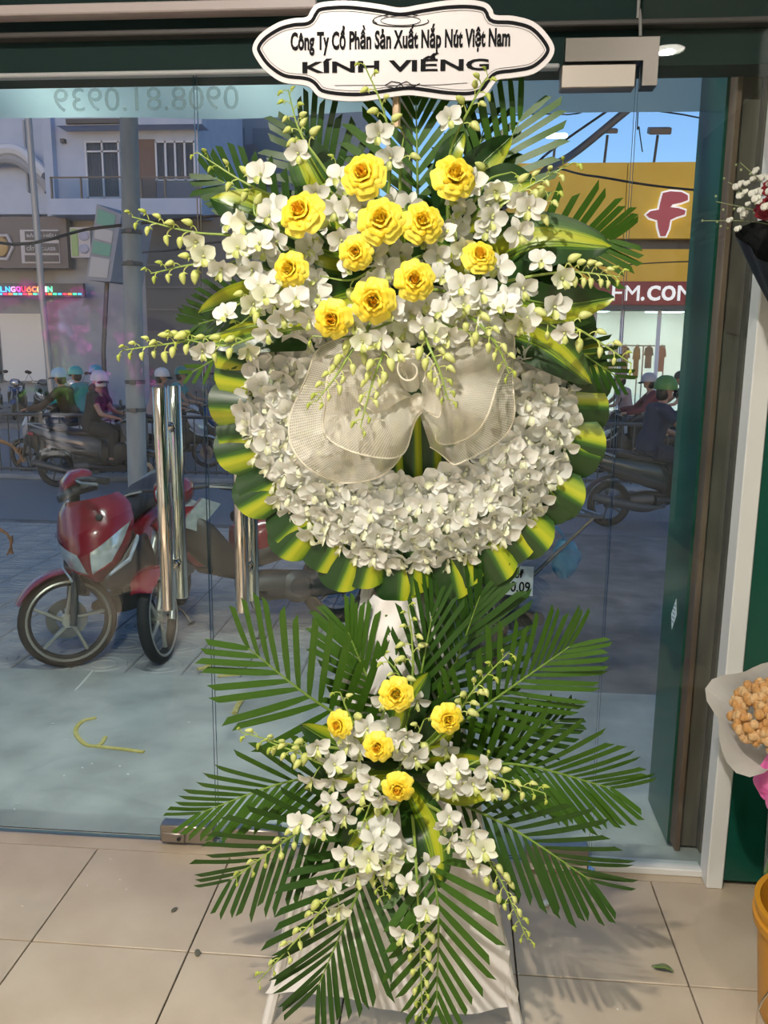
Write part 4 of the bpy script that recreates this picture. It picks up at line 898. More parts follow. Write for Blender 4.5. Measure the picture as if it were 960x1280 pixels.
# ================================================================== motorbikes
M_['red'] = mat('red_paint', (.22, .010, .022), .22, coat=.6)
M_['cast'] = mat('cast_alloy', (.50, .49, .44), .35, metal=.7)
M_['lens'] = mat('headlamp_lens', (.55, .60, .60), .10, metal=.55, col2=(.80, .84, .84), nscale=25, coat=1)
M_['seat'] = mat('seat_vinyl', (.02, .02, .022), .5)
M_['engine'] = mat('engine_metal', (.10, .10, .10), .45, metal=.6)
M_['tail'] = mat('tail_lamp', (.5, .01, .01), .2, emit=(1, .03, .02), es=2.5)
M_['tailoff'] = mat('tail_lamp_off', (.35, .01, .01), .2, coat=1)
M_['plate'] = mat('number_plate', (.72, .74, .72), .4); M_['disc'] = mat('brake_disc', (.25, .25, .25), .3, metal=1)
PAINT = {}
def paint(name, c):
    if name not in PAINT: PAINT[name] = mat(name+'_paint', c, .25, coat=.5)
    return PAINT[name]
def loft(b, secs, n=16, mi=0, p=2.6, cap=True):
    """secs: (x, y0, zc, half width, half height)"""
    vs = []
    for x, y0, zc, w, h in secs:
        for j in range(n):
            a = 2*math.pi*j/n; c, s = math.cos(a), math.sin(a)
            vs.append(Vector((x, y0+w*math.copysign(abs(c)**(2/p), c), zc+h*math.copysign(abs(s)**(2/p), s))))
    k = len(secs); fs = [(i*n+j, (i+1)*n+j, (i+1)*n+(j+1) % n, i*n+(j+1) % n) for i in range(k-1) for j in range(n)]
    if cap: fs += [tuple(range(n)), tuple(reversed([(k-1)*n+j for j in range(n)]))]
    b.add(vs, fs, mi)
def wheel(root, c, r, name, tr, cast=None, spokes=5, disc=True, w=.031):
    cast = cast or M_['cast']; c = Vector(c)
    b = MB(); prof = [(r-w*1.05+w*1.05*math.cos(a), w*math.sin(a)) for a in np.linspace(-math.pi, math.pi, 12, endpoint=False)]
    b.lathe(prof, (0, 0, 0), (0, 1, 0), 36, closed=True); o = b.build(name, M_['rubber'], root, org=(0, 0, 0), mtx=tr @ Matrix.Translation(c))
    b = MB(); ri = r-w*1.75
    b.lathe([(ri+.022, -.030), (ri+.012, -.034), (ri, -.018), (ri-.004, 0), (ri, .018), (ri+.012, .034), (ri+.022, .030)], (0, 0, 0), (0, 1, 0), 36, cap=False)
    b.lathe([(.001, -.036), (.034, -.034), (.036, 0), (.034, .034), (.001, .036)], (0, 0, 0), (0, 1, 0), 16, cap=False)
    for k in range(spokes):
        a = 2*math.pi*k/spokes+.3; a2 = a+.28
        b.tube([(.03*math.cos(a), 0, .03*math.sin(a)), (.5*ri*math.cos(a2), .004, .5*ri*math.sin(a2)), ((ri+.004)*math.cos(a2+.06), 0, (ri+.004)*math.sin(a2+.06))], [.016, .012, .014], 6, flat=.8)
    b.build('rim', cast, o, org=(0, 0, 0))
    if disc:
        b = MB(); b.lathe([(.055, -.052), (.105, -.052), (.105, -.048), (.055, -.048)], (0, 0, 0), (0, 1, 0), 24, closed=True)
        for k in range(5): b.tube([(.02*math.cos(k*1.256), -.05, .02*math.sin(k*1.256)), (.06*math.cos(k*1.256+.2), -.05, .06*math.sin(k*1.256+.2))], .006, 5)
        b.build('brake_disc', M_['disc'], o, org=(0, 0, 0))
    return o
def fender(root, c, r, a0, a1, hw, M, name, tr):
    b = MB()
    def f(u, v):
        a = a0+(a1-a0)*v; t = 2*u-1; rr = r-.016*abs(t)**2.2; w = hw*(1 if .08 < v < .92 else .8)
        return Vector((c[0]+rr*math.cos(a), c[1]+t*w, c[2]+rr*math.sin(a)))
    b.grid(f, 8, 16); b.grid(lambda u, v: f(1-u, v)*1.0-Vector((0, 0, .004)), 8, 16)
    return b.build(name, M, root, org=(0, 0, 0), mtx=tr)
def surf_shield(u, v, spec):
    """front fairing surface: u -1..1 across, v 0..1 upwards; spec rows (v, nose x, half width, depth, z)"""
    for i in range(len(spec)-1):
        if spec[i][0] <= v <= spec[i+1][0]: break
    a, c = spec[i], spec[i+1]; f = (v-a[0])/(c[0]-a[0]); f = f*f*(3-2*f)*.4+f*.6
    nx, hw, dp, z = [a[k]+(c[k]-a[k])*f for k in range(1, 5)]
    an = u*math.pi/2*.94
    return Vector((nx-dp*(1-math.cos(an))-.02*abs(u), hw*math.sin(an), z))
FAIR = [(0, .545, .045, .05, .47), (.22, .600, .120, .10, .54), (.45, .615, .178, .16, .63), (.68, .590, .205, .19, .73), (.88, .540, .190, .18, .83), (1, .495, .140, .13, .885)]
def patch_on(spec, quad, off, nu=8, nv=6):
    (a, b_, c, d) = quad
    def f(u, v):
        uu = (a[0]*(1-u)+b_[0]*u)*(1-v)+(d[0]*(1-u)+c[0]*u)*v; vv = (a[1]*(1-u)+b_[1]*u)*(1-v)+(d[1]*(1-u)+c[1]*u)*v
        p = surf_shield(uu, vv, spec); q = surf_shield(uu*.98, vv, spec); return p+Vector((off*(1-.4*abs(uu)), off*.6*(1 if uu > 0 else -1)*abs(uu), 0))
    return f
def motorbike(name, label, group, loc, head, paint_m, steer=0.0, lean=0.0, style='scooter', tail=None, r=.245, plate=None, stand=True, cast=None, mirrors=False, cat='motorbike', PV=.42):
    root = thing(name, loc, label, cat, group); root.rotation_mode = 'XYZ'
    root.rotation_euler = (-math.radians(lean), 0, math.radians(head))
    I = Matrix.Identity(4); ST = Matrix.Translation((PV, 0, (.62-PV)*math.sin(math.radians(steer))*math.tan(math.radians(lean)))) @ Matrix.Identity(4) @ Matrix.Rotation(math.radians(steer), 4, 'Z') @ Matrix.Translation((-PV, 0, 0)); UP = ST @ Matrix.Translation((-.25, 0, -.04)) if style != 'scooter' else ST; CW = Matrix.Translation((-.16, 0, -.02))
    B = lambda b, n, M, tr=I, par=None, **k: b.build(n, M, par or root, org=(0, 0, 0), mtx=tr, **k)
    ax, rx = .62, -.60
    wheel(root, (ax, 0, r), r, 'front_wheel', ST, cast); wheel(root, (rx, 0, r), r, 'rear_wheel', I, cast, disc=False, w=.040)
    fender(root, (ax, 0, r), r+.028, 2.45, .62, .070, paint_m, 'front_fender', ST)
    for s in (-1, 1):
        b = MB(); b.tube([(ax-.01, s*.068, r-.02), (ax-.085, s*.068, r+.24), (ax-.15 if style == 'scooter' else ax-.26, s*.055, r+.34 if style == 'scooter' else r+.48)], [.017, .021, .02], 10); B(b, 'fork_leg', M_['engine'] if style == 'scooter' else M_['cast'], ST)
    b = MB(); b.tube([(.50, 0, .56), (.43, 0, .92)], .028, 10); b.box((.515, 0, .56), (.06, .17, .035), bev=.01); B(b, 'steering_column', M_['black'], UP)
    if style == 'scooter':
        spec = FAIR
        b = MB(); b.grid(lambda u, v: surf_shield(2*u-1, v, spec), 20, 20); b.grid(lambda u, v: surf_shield(1-2*u, v, spec)-Vector((.012, 0, 0)), 12, 12); fr = B(b, 'front_fairing', paint_m)
        for s in (-1, 1):
            q = [(s*.06, .14), (s*.58, .28), (s*.90, .70), (s*.13, .47)]
            b = MB(); b.grid(patch_on(spec, q, .007), 10, 8); B(b, 'headlight', M_['lens'], par=fr)
            b = MB(); b.tube([patch_on(spec, q, .009)(t_, 0) for t_ in np.linspace(0, 1, 8)], .005, 5); B(b, 'lens_edge', paint_m, par=fr)
            # swept side skirt of the nose
            b = MB(); loft(b, [(.58, s*.06, .46, .015, .03), (.50, s*.13, .48, .02, .07), (.40, s*.19, .52, .025, .12), (.30, s*.21, .50, .02, .14), (.24, s*.20, .46, .012, .12)], 12); B(b, 'leg_shield_wing', M_['black'])
            b = MB(); loft(b, [(.60, s*.10, .51, .006, .008), (.50, s*.175, .55, .008, .012), (.40, s*.205, .64, .008, .016)], 8); B(b, 'turn_signal', M_['lens'])
        b = MB(); b.lathe([(.018, 0), (.018, .008), (.012, .010)], surf_shield(.32, .80, spec)+Vector((.004, 0, 0)), (1, .3, .2), 12); B(b, 'badge', M_['black'], par=fr)
        b = MB(); loft(b, [(.50, 0, .90, .02, .012), (.49, 0, .925, .085, .028), (.44, 0, .955, .11, .04), (.38, 0, .965, .085, .035), (.34, 0, .96, .05, .02)], 14); B(b, 'handlebar_cowl', paint_m, ST)
        b = MB(); loft(b, [(.52, 0, .865, .06, .02), (.46, 0, .895, .13, .03), (.38, 0, .905, .14, .035), (.33, 0, .90, .09, .03)], 14); B(b, 'dash_cover', M_['black'], ST)
        b = MB(); loft(b, [(.40, 0, .60, .16, .20), (.33, 0, .62, .17, .22), (.29, 0, .58, .15, .18)], 14); B(b, 'leg_shield', M_['black'])
    else:      # underbone: small cowl with one big lamp on the bar, slim leg shields
        b = MB(); loft(b, [(.545, 0, .93, .09, .075), (.50, 0, .935, .115, .09), (.42, 0, .945, .11, .075), (.34, 0, .93, .07, .04)], 14); hc = B(b, 'handlebar_cowl', paint_m, UP)
        b = MB(); b.ell((.545, 0, .925), (.035, .085, .068), 16, 10); B(b, 'headlight', M_['lens'], par=hc)
        b = MB(); b.grid(lambda u, v: Vector((.56-.02*v-.10*(2*u-1)**2, (2*u-1)*(.06+.08*v), .56+.24*v)), 10, 8); b.grid(lambda u, v: Vector((.545-.02*v-.10*(2*u-1)**2, (1-2*u)*(.06+.08*v), .56+.24*v)), 10, 8); cw = B(b, 'front_cowl', paint_m, CW)
        for s in (-1, 1):
            b = MB(); b.prism([(.54, .70), (.40, .84), (.30, .80), (.44, .66)], s*.10, s*.155); B(b, 'turn_signal', M_['lens'], par=cw, smooth=False)
            b = MB(); loft(b, [(.52, s*.09, .66, .02, .07), (.44, s*.14, .62, .02, .13), (.36, s*.18, .55, .018, .14), (.26, s*.18, .47, .014, .09)], 12); B(b, 'leg_shield', M_['black'], CW)
        b = MB(); b.tube([(.46, 0, .72), (.25, 0, .48), (0, 0, .45)], .05, 10); B(b, 'frame_tube', paint_m)
    b = MB(); b.tube(bez([(.33, .34, .93), (.40, .24, .955), (.43, 0, .945), (.40, -.24, .955), (.33, -.34, .93)], 14), .011, 8); hb = B(b, 'handlebar', M_['engine'], UP)
    for s in (-1, 1):
        b = MB(); b.tube([(.385, s*.25, .948), (.325, s*.355, .928)], .018, 10); B(b, 'grip', M_['rubber'], par=hb)
        b = MB(); b.tube([(.44, s*.20, .95), (.43, s*.28, .94), (.375, s*.36, .925)], [.007, .006, .008], 6); B(b, 'brake_lever', M_['cast'], par=hb)
        if mirrors:
            b = MB(); b.tube(bez([(.40, s*.22, .96), (.42, s*.27, 1.06), (.40, s*.31, 1.14)], 6), .005, 6); b.ell((.40, s*.33, 1.17), (.012, .06, .04), 12, 6); B(b, 'mirror', M_['black'], par=hb)
    # floor, body, seat
    if style == 'scooter':
        b = MB(); loft(b, [(.36, 0, .30, .15, .05), (.10, 0, .28, .16, .045), (-.12, 0, .30, .15, .06)], 14); B(b, 'floorboard', M_['black'])
        b = MB(); loft(b, [(.34, 0, .42, .035, .12), (.15, 0, .42, .045, .13), (-.02, 0, .46, .07, .16)], 12); B(b, 'centre_tunnel', M_['black'])
    b = MB(); loft(b, [(.04, 0, .50, .07, .15), (-.10, 0, .56, .125, .16), (-.35, 0, .62, .145, .13), (-.62, 0, .70, .12, .085), (-.84, 0, .76, .06, .045), (-.92, 0, .775, .03, .02)], 18); B(b, 'body_shell', paint_m)
    for s in (-1, 1):
        b = MB(); loft(b, [(.0, s*.09, .44, .02, .05), (-.25, s*.135, .50, .018, .055), (-.55, s*.125, .60, .015, .04), (-.75, s*.09, .68, .01, .02)], 10); B(b, 'side_panel', M_['black'])
        b = MB(); b.tube([(-.05, s*.13, .27), (-.05, s*.23, .27)], .011, 8); B(b, 'footpeg', M_['rubber'])
    b = MB(); loft(b, [(.02, 0, .70, .07, .03), (-.08, 0, .735, .12, .045), (-.35, 0, .755, .135, .045), (-.48, 0, .80, .125, .045), (-.72, 0, .82, .10, .035), (-.80, 0, .825, .05, .02)], 16); B(b, 'seat', M_['seat'])
    b = MB(); b.tube(bez([(-.62, .13, .78), (-.82, .12, .84), (-.93, 0, .86), (-.82, -.12, .84), (-.62, -.13, .78)], 14), .012, 8); B(b, 'grab_rail', M_['cast'])
    b = MB(); loft(b, [(-.86, 0, .72, .07, .035), (-.93, 0, .73, .055, .028), (-.95, 0, .735, .03, .015)], 12); B(b, 'tail_lamp', tail or M_['tailoff'])
    fender(root, (rx, 0, r), r+.06, 2.9, .9, .068, M_['black'], 'rear_fender', I)
    b = MB(); loft(b, [(.02, .0, .30, .09, .07), (-.15, .03, .29, .12, .09), (-.40, .07, .27, .08, .08), (-.60, .09, .245, .05, .06)], 14); b.lathe([(.09, 0), (.095, .02), (.06, .05)], (-.28, .12, .27), (0, 1, 0), 20); B(b, 'engine', M_['engine'])
    b = MB(); b.tube(bez([(.0, -.10, .22), (-.25, -.14, .22), (-.5, -.16, .27), (-.85, -.17, .36)], 12), [.016, .018, .03, .045, .05, .052, .053, .054, .054, .054, .052, .035], 12); B(b, 'exhaust', M_['engine'])
    b = MB(); b.tube(bez([(-.58, .13, .28), (-.55, .13, .45), (-.52, .12, .60)], 5), .012, 8)
    for k in range(9): b.lathe([(.026, -.006), (.03, 0), (.026, .006)], (-.578+.006*k, .13, .32+.028*k), (.15, 0, 1), 10)
    b2 = b; B(b2, 'shock_absorber', M_['disc'])
    if stand:
        b = MB(); b.tube([(.0, .10, .24), (-.02, .20, .10), (.01, .24, .035*1.0)], .010, 8); b.box((.01, .245, .03), (.06, .03, .008)); B(b, 'side_stand', M_['engine'])
    if plate:
        R_ = Matrix(((0, 0, -1), (-1, 0, 0), (0, 1, 0))) @ Quaternion((1, 0, 0), -.25).to_matrix()
        b = MB(); b.box((0, 0, 0), (.19, .14, .003), bev=.001); po = b.build('number_plate', M_['plate'], root, org=(0, 0, 0), smooth=False, mtx=xf(R_, Vector((-.90, 0, .56))))
        lettering('lettering', plate[0], .045, .10, M_['ink'], po, xf(Matrix.Identity(3), Vector((0, .033, .0025))), .0008, .02)
        lettering('lettering', plate[1], .052, .16, M_['ink'], po, xf(Matrix.Identity(3), Vector((0, -.03, .0025))), .0008, .02)
    return root
def place(contact, head, which='front', steer=0.0, PV=.42):
    """root position so that the front (steered) or rear wheel stands on contact"""
    a = math.radians(steer); l = Vector((PV+(.62-PV)*math.cos(a), (.62-PV)*math.sin(a), 0)) if which == 'front' else Vector((-.60, 0, 0))
    return Vector(contact)-Matrix.Rotation(math.radians(head), 3, 'Z') @ l
ZP = -.121
gP = 'motorbikes parked outside the glass'
cA = onZ(86, 832, ZP); hA = -88
A = motorbike('scooter', 'dark red scooter', gP, Vector((*place((cA.x+.055, cA.y+.02, 0), hA, 'front', -58, .36)[:2], ZP)), hA, M_['red'], steer=-58, lean=-11, cat='scooter', PV=.36)
A['label'] = 'dark red scooter with twin slanted headlamps and its front wheel turned sideways'
cB = onZ(203, 828, ZP); hB = -146
Bk = motorbike('motorbike', 'dark red motorbike with one big chrome headlamp behind the bar handles', gP, Vector((*place((cB.x, cB.y, 0), hB, 'front', 56)[:2], ZP)), hB, M_['red'], steer=56, lean=-10, style='cub', mirrors=False)
cC = onZ(600, 836, ZP); hC = 106
Ck = motorbike('motorbike', 'black motorbike with a rear rack and number plate behind the flower stand', gP, Vector((*place((cC.x, cC.y, 0), hC, 'rear')[:2], ZP)), hC, paint('black', (.015, .016, .018)), steer=10, lean=-6, style='cub', plate=('59 BĐ', '000.09'), cast=M_['engine'])
# rear rack of the black bike
b = MB()
for y in (-.34, -.26, -.18, -.09, 0, .09): b.tube([(-.60, y, .905), (-1.00, y, .92)], .007, 6)
for x in (-.60, -.74, -.88, -1.00): b.tube([(x, -.345, .90+.03*(-x-.60)), (x, .10, .90+.03*(-x-.60))], .009, 6)
for s in (-1, 1): b.tube([(-.96, .09 if s > 0 else -.33, .91), (-.80, s*.12, .55), (-.64, s*.12, .34)], .009, 6)
b.build('rear_rack', M_['disc'], Ck, org=(0, 0, 0))
# blue plastic bag tied to the rack
pB = onY(706, 700, 4.05); bag = thing('plastic_bag', pB, 'blue plastic bag hanging from the motorbike rack', 'bag')
def bagf(u, v):
    a = 2*math.pi*u; r = .065*(math.sin(math.pi*min(1, .12+.80*v))**.8)*(1+.16*math.sin(3*a+5*v)+.08*math.sin(7*a-9*v)); return Vector((r*math.cos(a)*1.0, r*math.sin(a)*.8, .10-.19*v))
b = MB(); b.grid(bagf, 28, 14); b.build('bag', mat('blue_plastic', (.05, .38, .62), .3, trans=.3), bag)
b = MB(); b.tube(bez([(0, 0, .09), (-.02, .01, .13), (-.05, .02, .16)], 6), .008, 6); b.build('bag_neck', mat('blue_plastic_neck', (.02, .2, .4), .35), bag)
# ================================================================== people on motorbikes
M_['skin'] = mat('skin', (.42, .24, .16), .55)
M_['hair'] = mat('dark_hair', (.015, .011, .010), .5)
CL = {}
def cloth(n, c):
    if n not in CL: CL[n] = mat(n+'_cloth', c, .85)
    return CL[n]
def remeshed(b, name, M, parent, vox, smooth=12):
    me = b.mesh(name+'_raw', [M]); o = bpy.data.objects.new(name, me); COL.objects.link(o)
    m1 = o.modifiers.new('r', 'REMESH'); m1.mode = 'VOXEL'; m1.voxel_size = vox
    m2 = o.modifiers.new('s', 'SMOOTH'); m2.iterations = smooth; m2.factor = .5
    dg = bpy.context.evaluated_depsgraph_get(); dg.update(); me2 = bpy.data.meshes.new_from_object(o.evaluated_get(dg)); bpy.data.objects.remove(o); bpy.data.meshes.remove(me)
    me2.name = name; me2.materials.clear(); me2.materials.append(M); me2.shade_smooth()
    return link(name, me2, parent)
def rider(bike, label, group, shirt, pants, helmet, s=.87, lean=.06, sleeves='short', mask=False, vox=.016, turn=0.0, seat_x=-.20, pillion=False, visor=False, hat=None):
    root = thing('person', bike.location, label, 'person', group); root.rotation_euler = bike.rotation_euler
    hip = Vector((seat_x, 0, .76+.09*s)); ch = hip+Vector((lean+.02, 0, .36*s)); nk = hip+Vector((lean*1.5+.03, 0, .52*s)); hd = nk+Vector((.025, 0, .155*s))
    sh = [ch+Vector((0, t*.165*s, .10*s)) for t in (-1, 1)]
    hands = [Vector((.335 if not pillion else seat_x+.30, t*(.315 if not pillion else .14), .965 if not pillion else 1.02)) for t in (-1, 1)]
    kn = [Vector((hip.x+.40*s, t*.16, hip.z-.10)) for t in (-1, 1)]; ft = [Vector((hip.x+.34*s, t*.15, .40 if not pillion else .36)) for t in (-1, 1)]
    el = []
    for t, a, h_ in zip((-1, 1), sh, hands): el.append(a.lerp(h_, .5)+Vector((-.03, t*.07, -.09)))
    # body: one continuous surface
    b = MB()
    b.tube([hip+Vector((0, 0, -.06)), hip+Vector((0, 0, .06)), hip.lerp(ch, .5), ch, ch+Vector((0, 0, .10*s)), nk, nk+Vector((.01, 0, .05))], [.11*s, .135*s, .115*s, .135*s, .12*s, .055*s, .05*s], 14)
    Hq = Quaternion((0, 0, 1), turn).to_matrix()
    b.ell(hd, (.092*s, .074*s, .115*s), 14, 10); b.ell(hd+Hq @ Vector((.088*s, 0, -.01)), (.022*s, .014*s, .022*s), 8, 6); b.ell(hd+Hq @ Vector((.06*s, 0, -.075*s)), (.035*s, .035*s, .03*s), 8, 6)
    for t in (-1, 1): b.ell(hd+Hq @ Vector((0, t*.076*s, -.01)), (.022*s, .012*s, .032*s), 8, 6)
    for i, t in enumerate((-1, 1)):
        b.tube([ch+Vector((0, t*.06, .10*s)), sh[i], sh[i].lerp(el[i], .5), el[i], el[i].lerp(hands[i], .5), hands[i]], [.06*s, .058*s, .048*s, .04*s, .037*s, .028*s], 10)
        d = (hands[i]-el[i]).normalized(); b.ell(hands[i]+d*.02, (.045, .034, .02), 8, 6)
        for q in range(4): b.tube([hands[i]+d*.04+Vector((0, (q-1.5)*.020, .010)), hands[i]+d*(.072-.004*abs(q-1.5))+Vector((0, (q-1.5)*.020, 0)), hands[i]+d*(.070)+Vector((0, (q-1.5)*.020, -.032)), hands[i]+d*.045+Vector((0, (q-1.5)*.019, -.038))], .0095, 6)
        b.tube([hands[i]+Vector((.01, -t*.03, 0)), hands[i]+d*.03+Vector((0, -t*.05, -.012)), hands[i]+d*.05+Vector((0, -t*.04, -.03))], .010, 6)
        b.tube([hip+Vector((.02, t*.08, -.02)), hip.lerp(kn[i], .55), kn[i], kn[i].lerp(ft[i], .4), ft[i]], [.095*s, .085*s, .06*s, .058*s, .036*s], 10)
        b.tube([ft[i]+Vector((-.05, 0, -.02)), ft[i]+Vector((.05, 0, -.035)), ft[i]+Vector((.15*s, 0, -.045))], [.036, .038, .026], 8)
    remeshed(b, 'body', M_['skin'], root, vox)
    # shirt
    b = MB(); g = .014
    b.tube([hip+Vector((0, 0, -.02)), hip+Vector((0, 0, .08)), hip.lerp(ch, .5), ch, ch+Vector((0, 0, .10*s)), nk-Vector((0, 0, .01))], [.14*s+g, .14*s+g, .125*s+g, .14*s+g, .125*s+g, .055*s+g*.6], 14)
    for i, t in enumerate((-1, 1)):
        path = [ch+Vector((0, t*.06, .10*s)), sh[i], sh[i].lerp(el[i], .5)]; rr = [.065*s+g, .062*s+g, .055*s+g]
        if sleeves == 'long': path += [el[i], el[i].lerp(hands[i], .5), el[i].lerp(hands[i], .9)]; rr += [.045*s+g, .042*s+g, .032*s+g]
        b.tube(path, rr, 10)
    remeshed(b, 'shirt', shirt, root, vox)
    b = MB(); b.tube([hip+Vector((0, 0, -.08)), hip+Vector((0, 0, .07))], [.115*s+g, .135*s+g], 14)
    for i, t in enumerate((-1, 1)): b.tube([hip+Vector((.02, t*.08, -.02)), hip.lerp(kn[i], .55), kn[i], kn[i].lerp(ft[i], .4), kn[i].lerp(ft[i], .92)], [.10*s+g, .09*s+g, .066*s+g, .062*s+g, .045*s+g], 10)
    remeshed(b, 'trousers', pants, root, vox)
    for i, t in enumerate((-1, 1)):
        b = MB(); f_ = ft[i]; b.tube([f_+Vector((-.065, 0, -.025)), f_+Vector((.05, 0, -.04)), f_+Vector((.165*s, 0, -.05))], [.042, .046, .032], 8); b.build('shoe', M_['rubber'], root, org=(0, 0, 0))
    # helmet with rim, hair below it
    b = MB(); c = hd+Vector((0, 0, .03*s)); R0 = .135*s
    prof = [(R0*.98, -.02), (R0, .0), (R0*.97, .05), (R0*.80, .10), (R0*.45, .135), (.001, .145)]
    b.lathe([(r_, z_*s) for r_, z_ in prof], c, (0, 0, 1), 20, cap=False); b.lathe([(R0*.96, -.02*s), (R0*.90, .02*s)], c, (0, 0, 1), 20, cap=False)
    hm = b.build('helmet', helmet, root, org=(0, 0, 0))
    b = MB(); b.grid(lambda u, v: c+Hq @ Vector((R0*.80+v*.07*s, (2*u-1)*R0*.72*(1-.25*v), -.012*s-.015*v-.10*(u-.5)**2)), 8, 3); b.grid(lambda u, v: c+Hq @ Vector((R0*.80+v*.07*s, (1-2*u)*R0*.72*(1-.25*v), -.018*s-.015*v-.10*(u-.5)**2)), 8, 3); b.build('helmet_peak', M_['black'], hm, org=(0, 0, 0))
    b = MB(); b.ell(hd+Hq @ Vector((-.035*s, 0, -.03*s)), (.075*s, .085*s, .10*s), 12, 8); b.build('hair', M_['hair'], root, org=(0, 0, 0))
    if mask:
        b = MB(); b.grid(lambda u, v: hd+Hq @ Vector((.104*s*math.cos((u-.5)*2.4), .090*s*math.sin((u-.5)*2.4), -.075*s+v*.085*s)), 10, 5); b.build('face_mask', cloth('mask', (.72, .74, .76)), root, org=(0, 0, 0))
    for t in (-1, 1):
        b = MB(); b.ell(hd+Hq @ Vector((.080*s, t*.032*s, .022*s)), (.010*s, .014*s, .007*s), 8, 5); b.build('eye', M_['hair'], root, org=(0, 0, 0))
    return root
ZR = -.348
gT1, gT2 = 'motorbikes riding in the traffic', 'riders in the traffic'
def traffic(x, y, head, paint_m, label, plabel, shirt, pants, helmet, tail=None, style='scooter', **k):
    bk = motorbike('scooter' if style == 'scooter' else 'motorbike', label, gT1, Vector((x, y, ZR)), head, paint_m, tail=tail, style=style, stand=False, mirrors=True, cast=M_['engine'], r=.25)
    r_ = rider(bk, plabel, gT2, shirt, pants, helmet, **k); return bk, r_
grey = paint('grey', (.10, .11, .12)); white = paint('white', (.55, .56, .58)); blk = paint('black', (.015, .016, .018)); blue = paint('blue', (.03, .08, .22)); dkgreen = paint('dark_green', (.03, .05, .045))
pw = onZ(118, 608, ZR)
traffic(pw.x+.13, pw.y-.05, 6, grey, 'grey scooter ridden by the masked rider in black', 'masked rider in black clothes and a pale helmet', cloth('black', (.02, .02, .022)), cloth('black', (.02, .02, .022)), mat('pale_helmet', (.62, .68, .74), .3), tail=M_['tailoff'], mask=True, vox=.011, turn=-.9, s=.87, seat_x=-.10)
pg = onZ(782, 655, ZR)
traffic(pg.x+.36, pg.y, 14, dkgreen, 'dark green scooter with a lit tail lamp beside the green pillar', 'rider in a dark blue shirt and green helmet', cloth('navy', (.018, .03, .075)), cloth('darkblue', (.02, .025, .05)), mat('green_helmet', (.10, .28, .06), .45), tail=M_['tail'], vox=.011, s=.93, seat_x=-.18)
FY = 12.6
for x_, y_, hd_, pm_, lb, pl, sh_, pt_, hl_, kw in [
    (72, 12.2, 172, white, 'white scooter behind the median fence', 'rider in a brown jacket and pale blue helmet', cloth('brown', (.07, .045, .035)), cloth('jeans', (.05, .07, .11)), mat('blue_helmet', (.40, .60, .74), .3), dict(sleeves='long')),
    (93, 13.6, 170, grey, 'grey scooter behind the white one at the fence', 'rider in a teal jacket and yellow-teal helmet', cloth('teal', (.03, .28, .30)), cloth('jeans', (.05, .07, .11)), mat('teal_helmet', (.08, .42, .42), .3), dict(sleeves='long')),
    (118, 14.8, 176, blk, 'black scooter half hidden behind the masked rider', 'rider with a bright teal helmet behind the masked rider', cloth('plum', (.12, .05, .08)), cloth('black', (.02, .02, .022)), mat('bright_teal_helmet', (.10, .45, .55), .3), dict()),
    (208, 13.0, 5, white, 'white scooter seen between the door handles', 'rider in a pale pink shirt and white cap helmet', cloth('pink', (.50, .34, .32)), cloth('grey', (.1, .1, .1)), mat('white_helmet', (.70, .70, .70), .35), dict()),
    (232, 14.3, 3, blue, 'blue scooter just past the door handles', 'rider in a teal shirt with a dark teal helmet', cloth('teal', (.03, .28, .30)), cloth('black', (.02, .02, .022)), mat('dark_teal_helmet', (.03, .20, .20), .3), dict()),
    (262, 15.6, 0, blk, 'black scooter partly hidden by the wreath leaves', 'rider in grey beside the wreath leaves', cloth('grey2', (.22, .20, .22)), cloth('jeans', (.05, .07, .11)), mat('plum_helmet', (.22, .10, .14), .3), dict()),
    (805, 13.4, 178, blk, 'black scooter in front of the lit shop', 'rider in a maroon shirt and pale helmet in front of the lit shop', cloth('maroon', (.14, .025, .04)), cloth('black', (.02, .02, .022)), mat('grey_helmet', (.42, .42, .44), .3), dict(sleeves='long')),
    (770, 14.6, 180, white, 'white scooter in front of the orange column', 'rider in pale pink beside the orange column', cloth('pink', (.50, .34, .32)), cloth('jeans', (.05, .07, .11)), mat('rose_helmet', (.45, .22, .24), .3), dict()),
    (845, 15.2, 178, grey, 'grey scooter half hidden by the green pillar', 'rider with a black helmet half hidden by the green pillar', cloth('black', (.02, .02, .022)), cloth('black', (.02, .02, .022)), mat('black_helmet', (.02, .02, .022), .3), dict()),
]:
    p = onY(x_, 500, y_); traffic(p.x, y_, hd_, pm_, lb, pl, sh_, pt_, hl_, tail=M_['tail'] if x_ in (118, 258) else None, **kw)
# bikes parked along the far footpath
for k, (x_, y_, hd_, pm_, lb) in enumerate([(-12, 19.6, -60, blk, 'black motorbike parked under the running light sign'), (20, 20.2, -70, blue, 'blue motorbike parked across the road by the shop'), (52, 19.8, -60, grey, 'grey motorbike parked across the road by the thin post'), (92, 20.1, -75, white, 'white motorbike parked across the road by the white panel')]):
    p = onY(x_, 470, y_); motorbike('motorbike', lb, 'motorbikes parked across the road', Vector((p.x, y_, -.215)), hd_, pm_, mirrors=True, style='cub' if k % 2 else 'scooter', cast=M_['engine'])
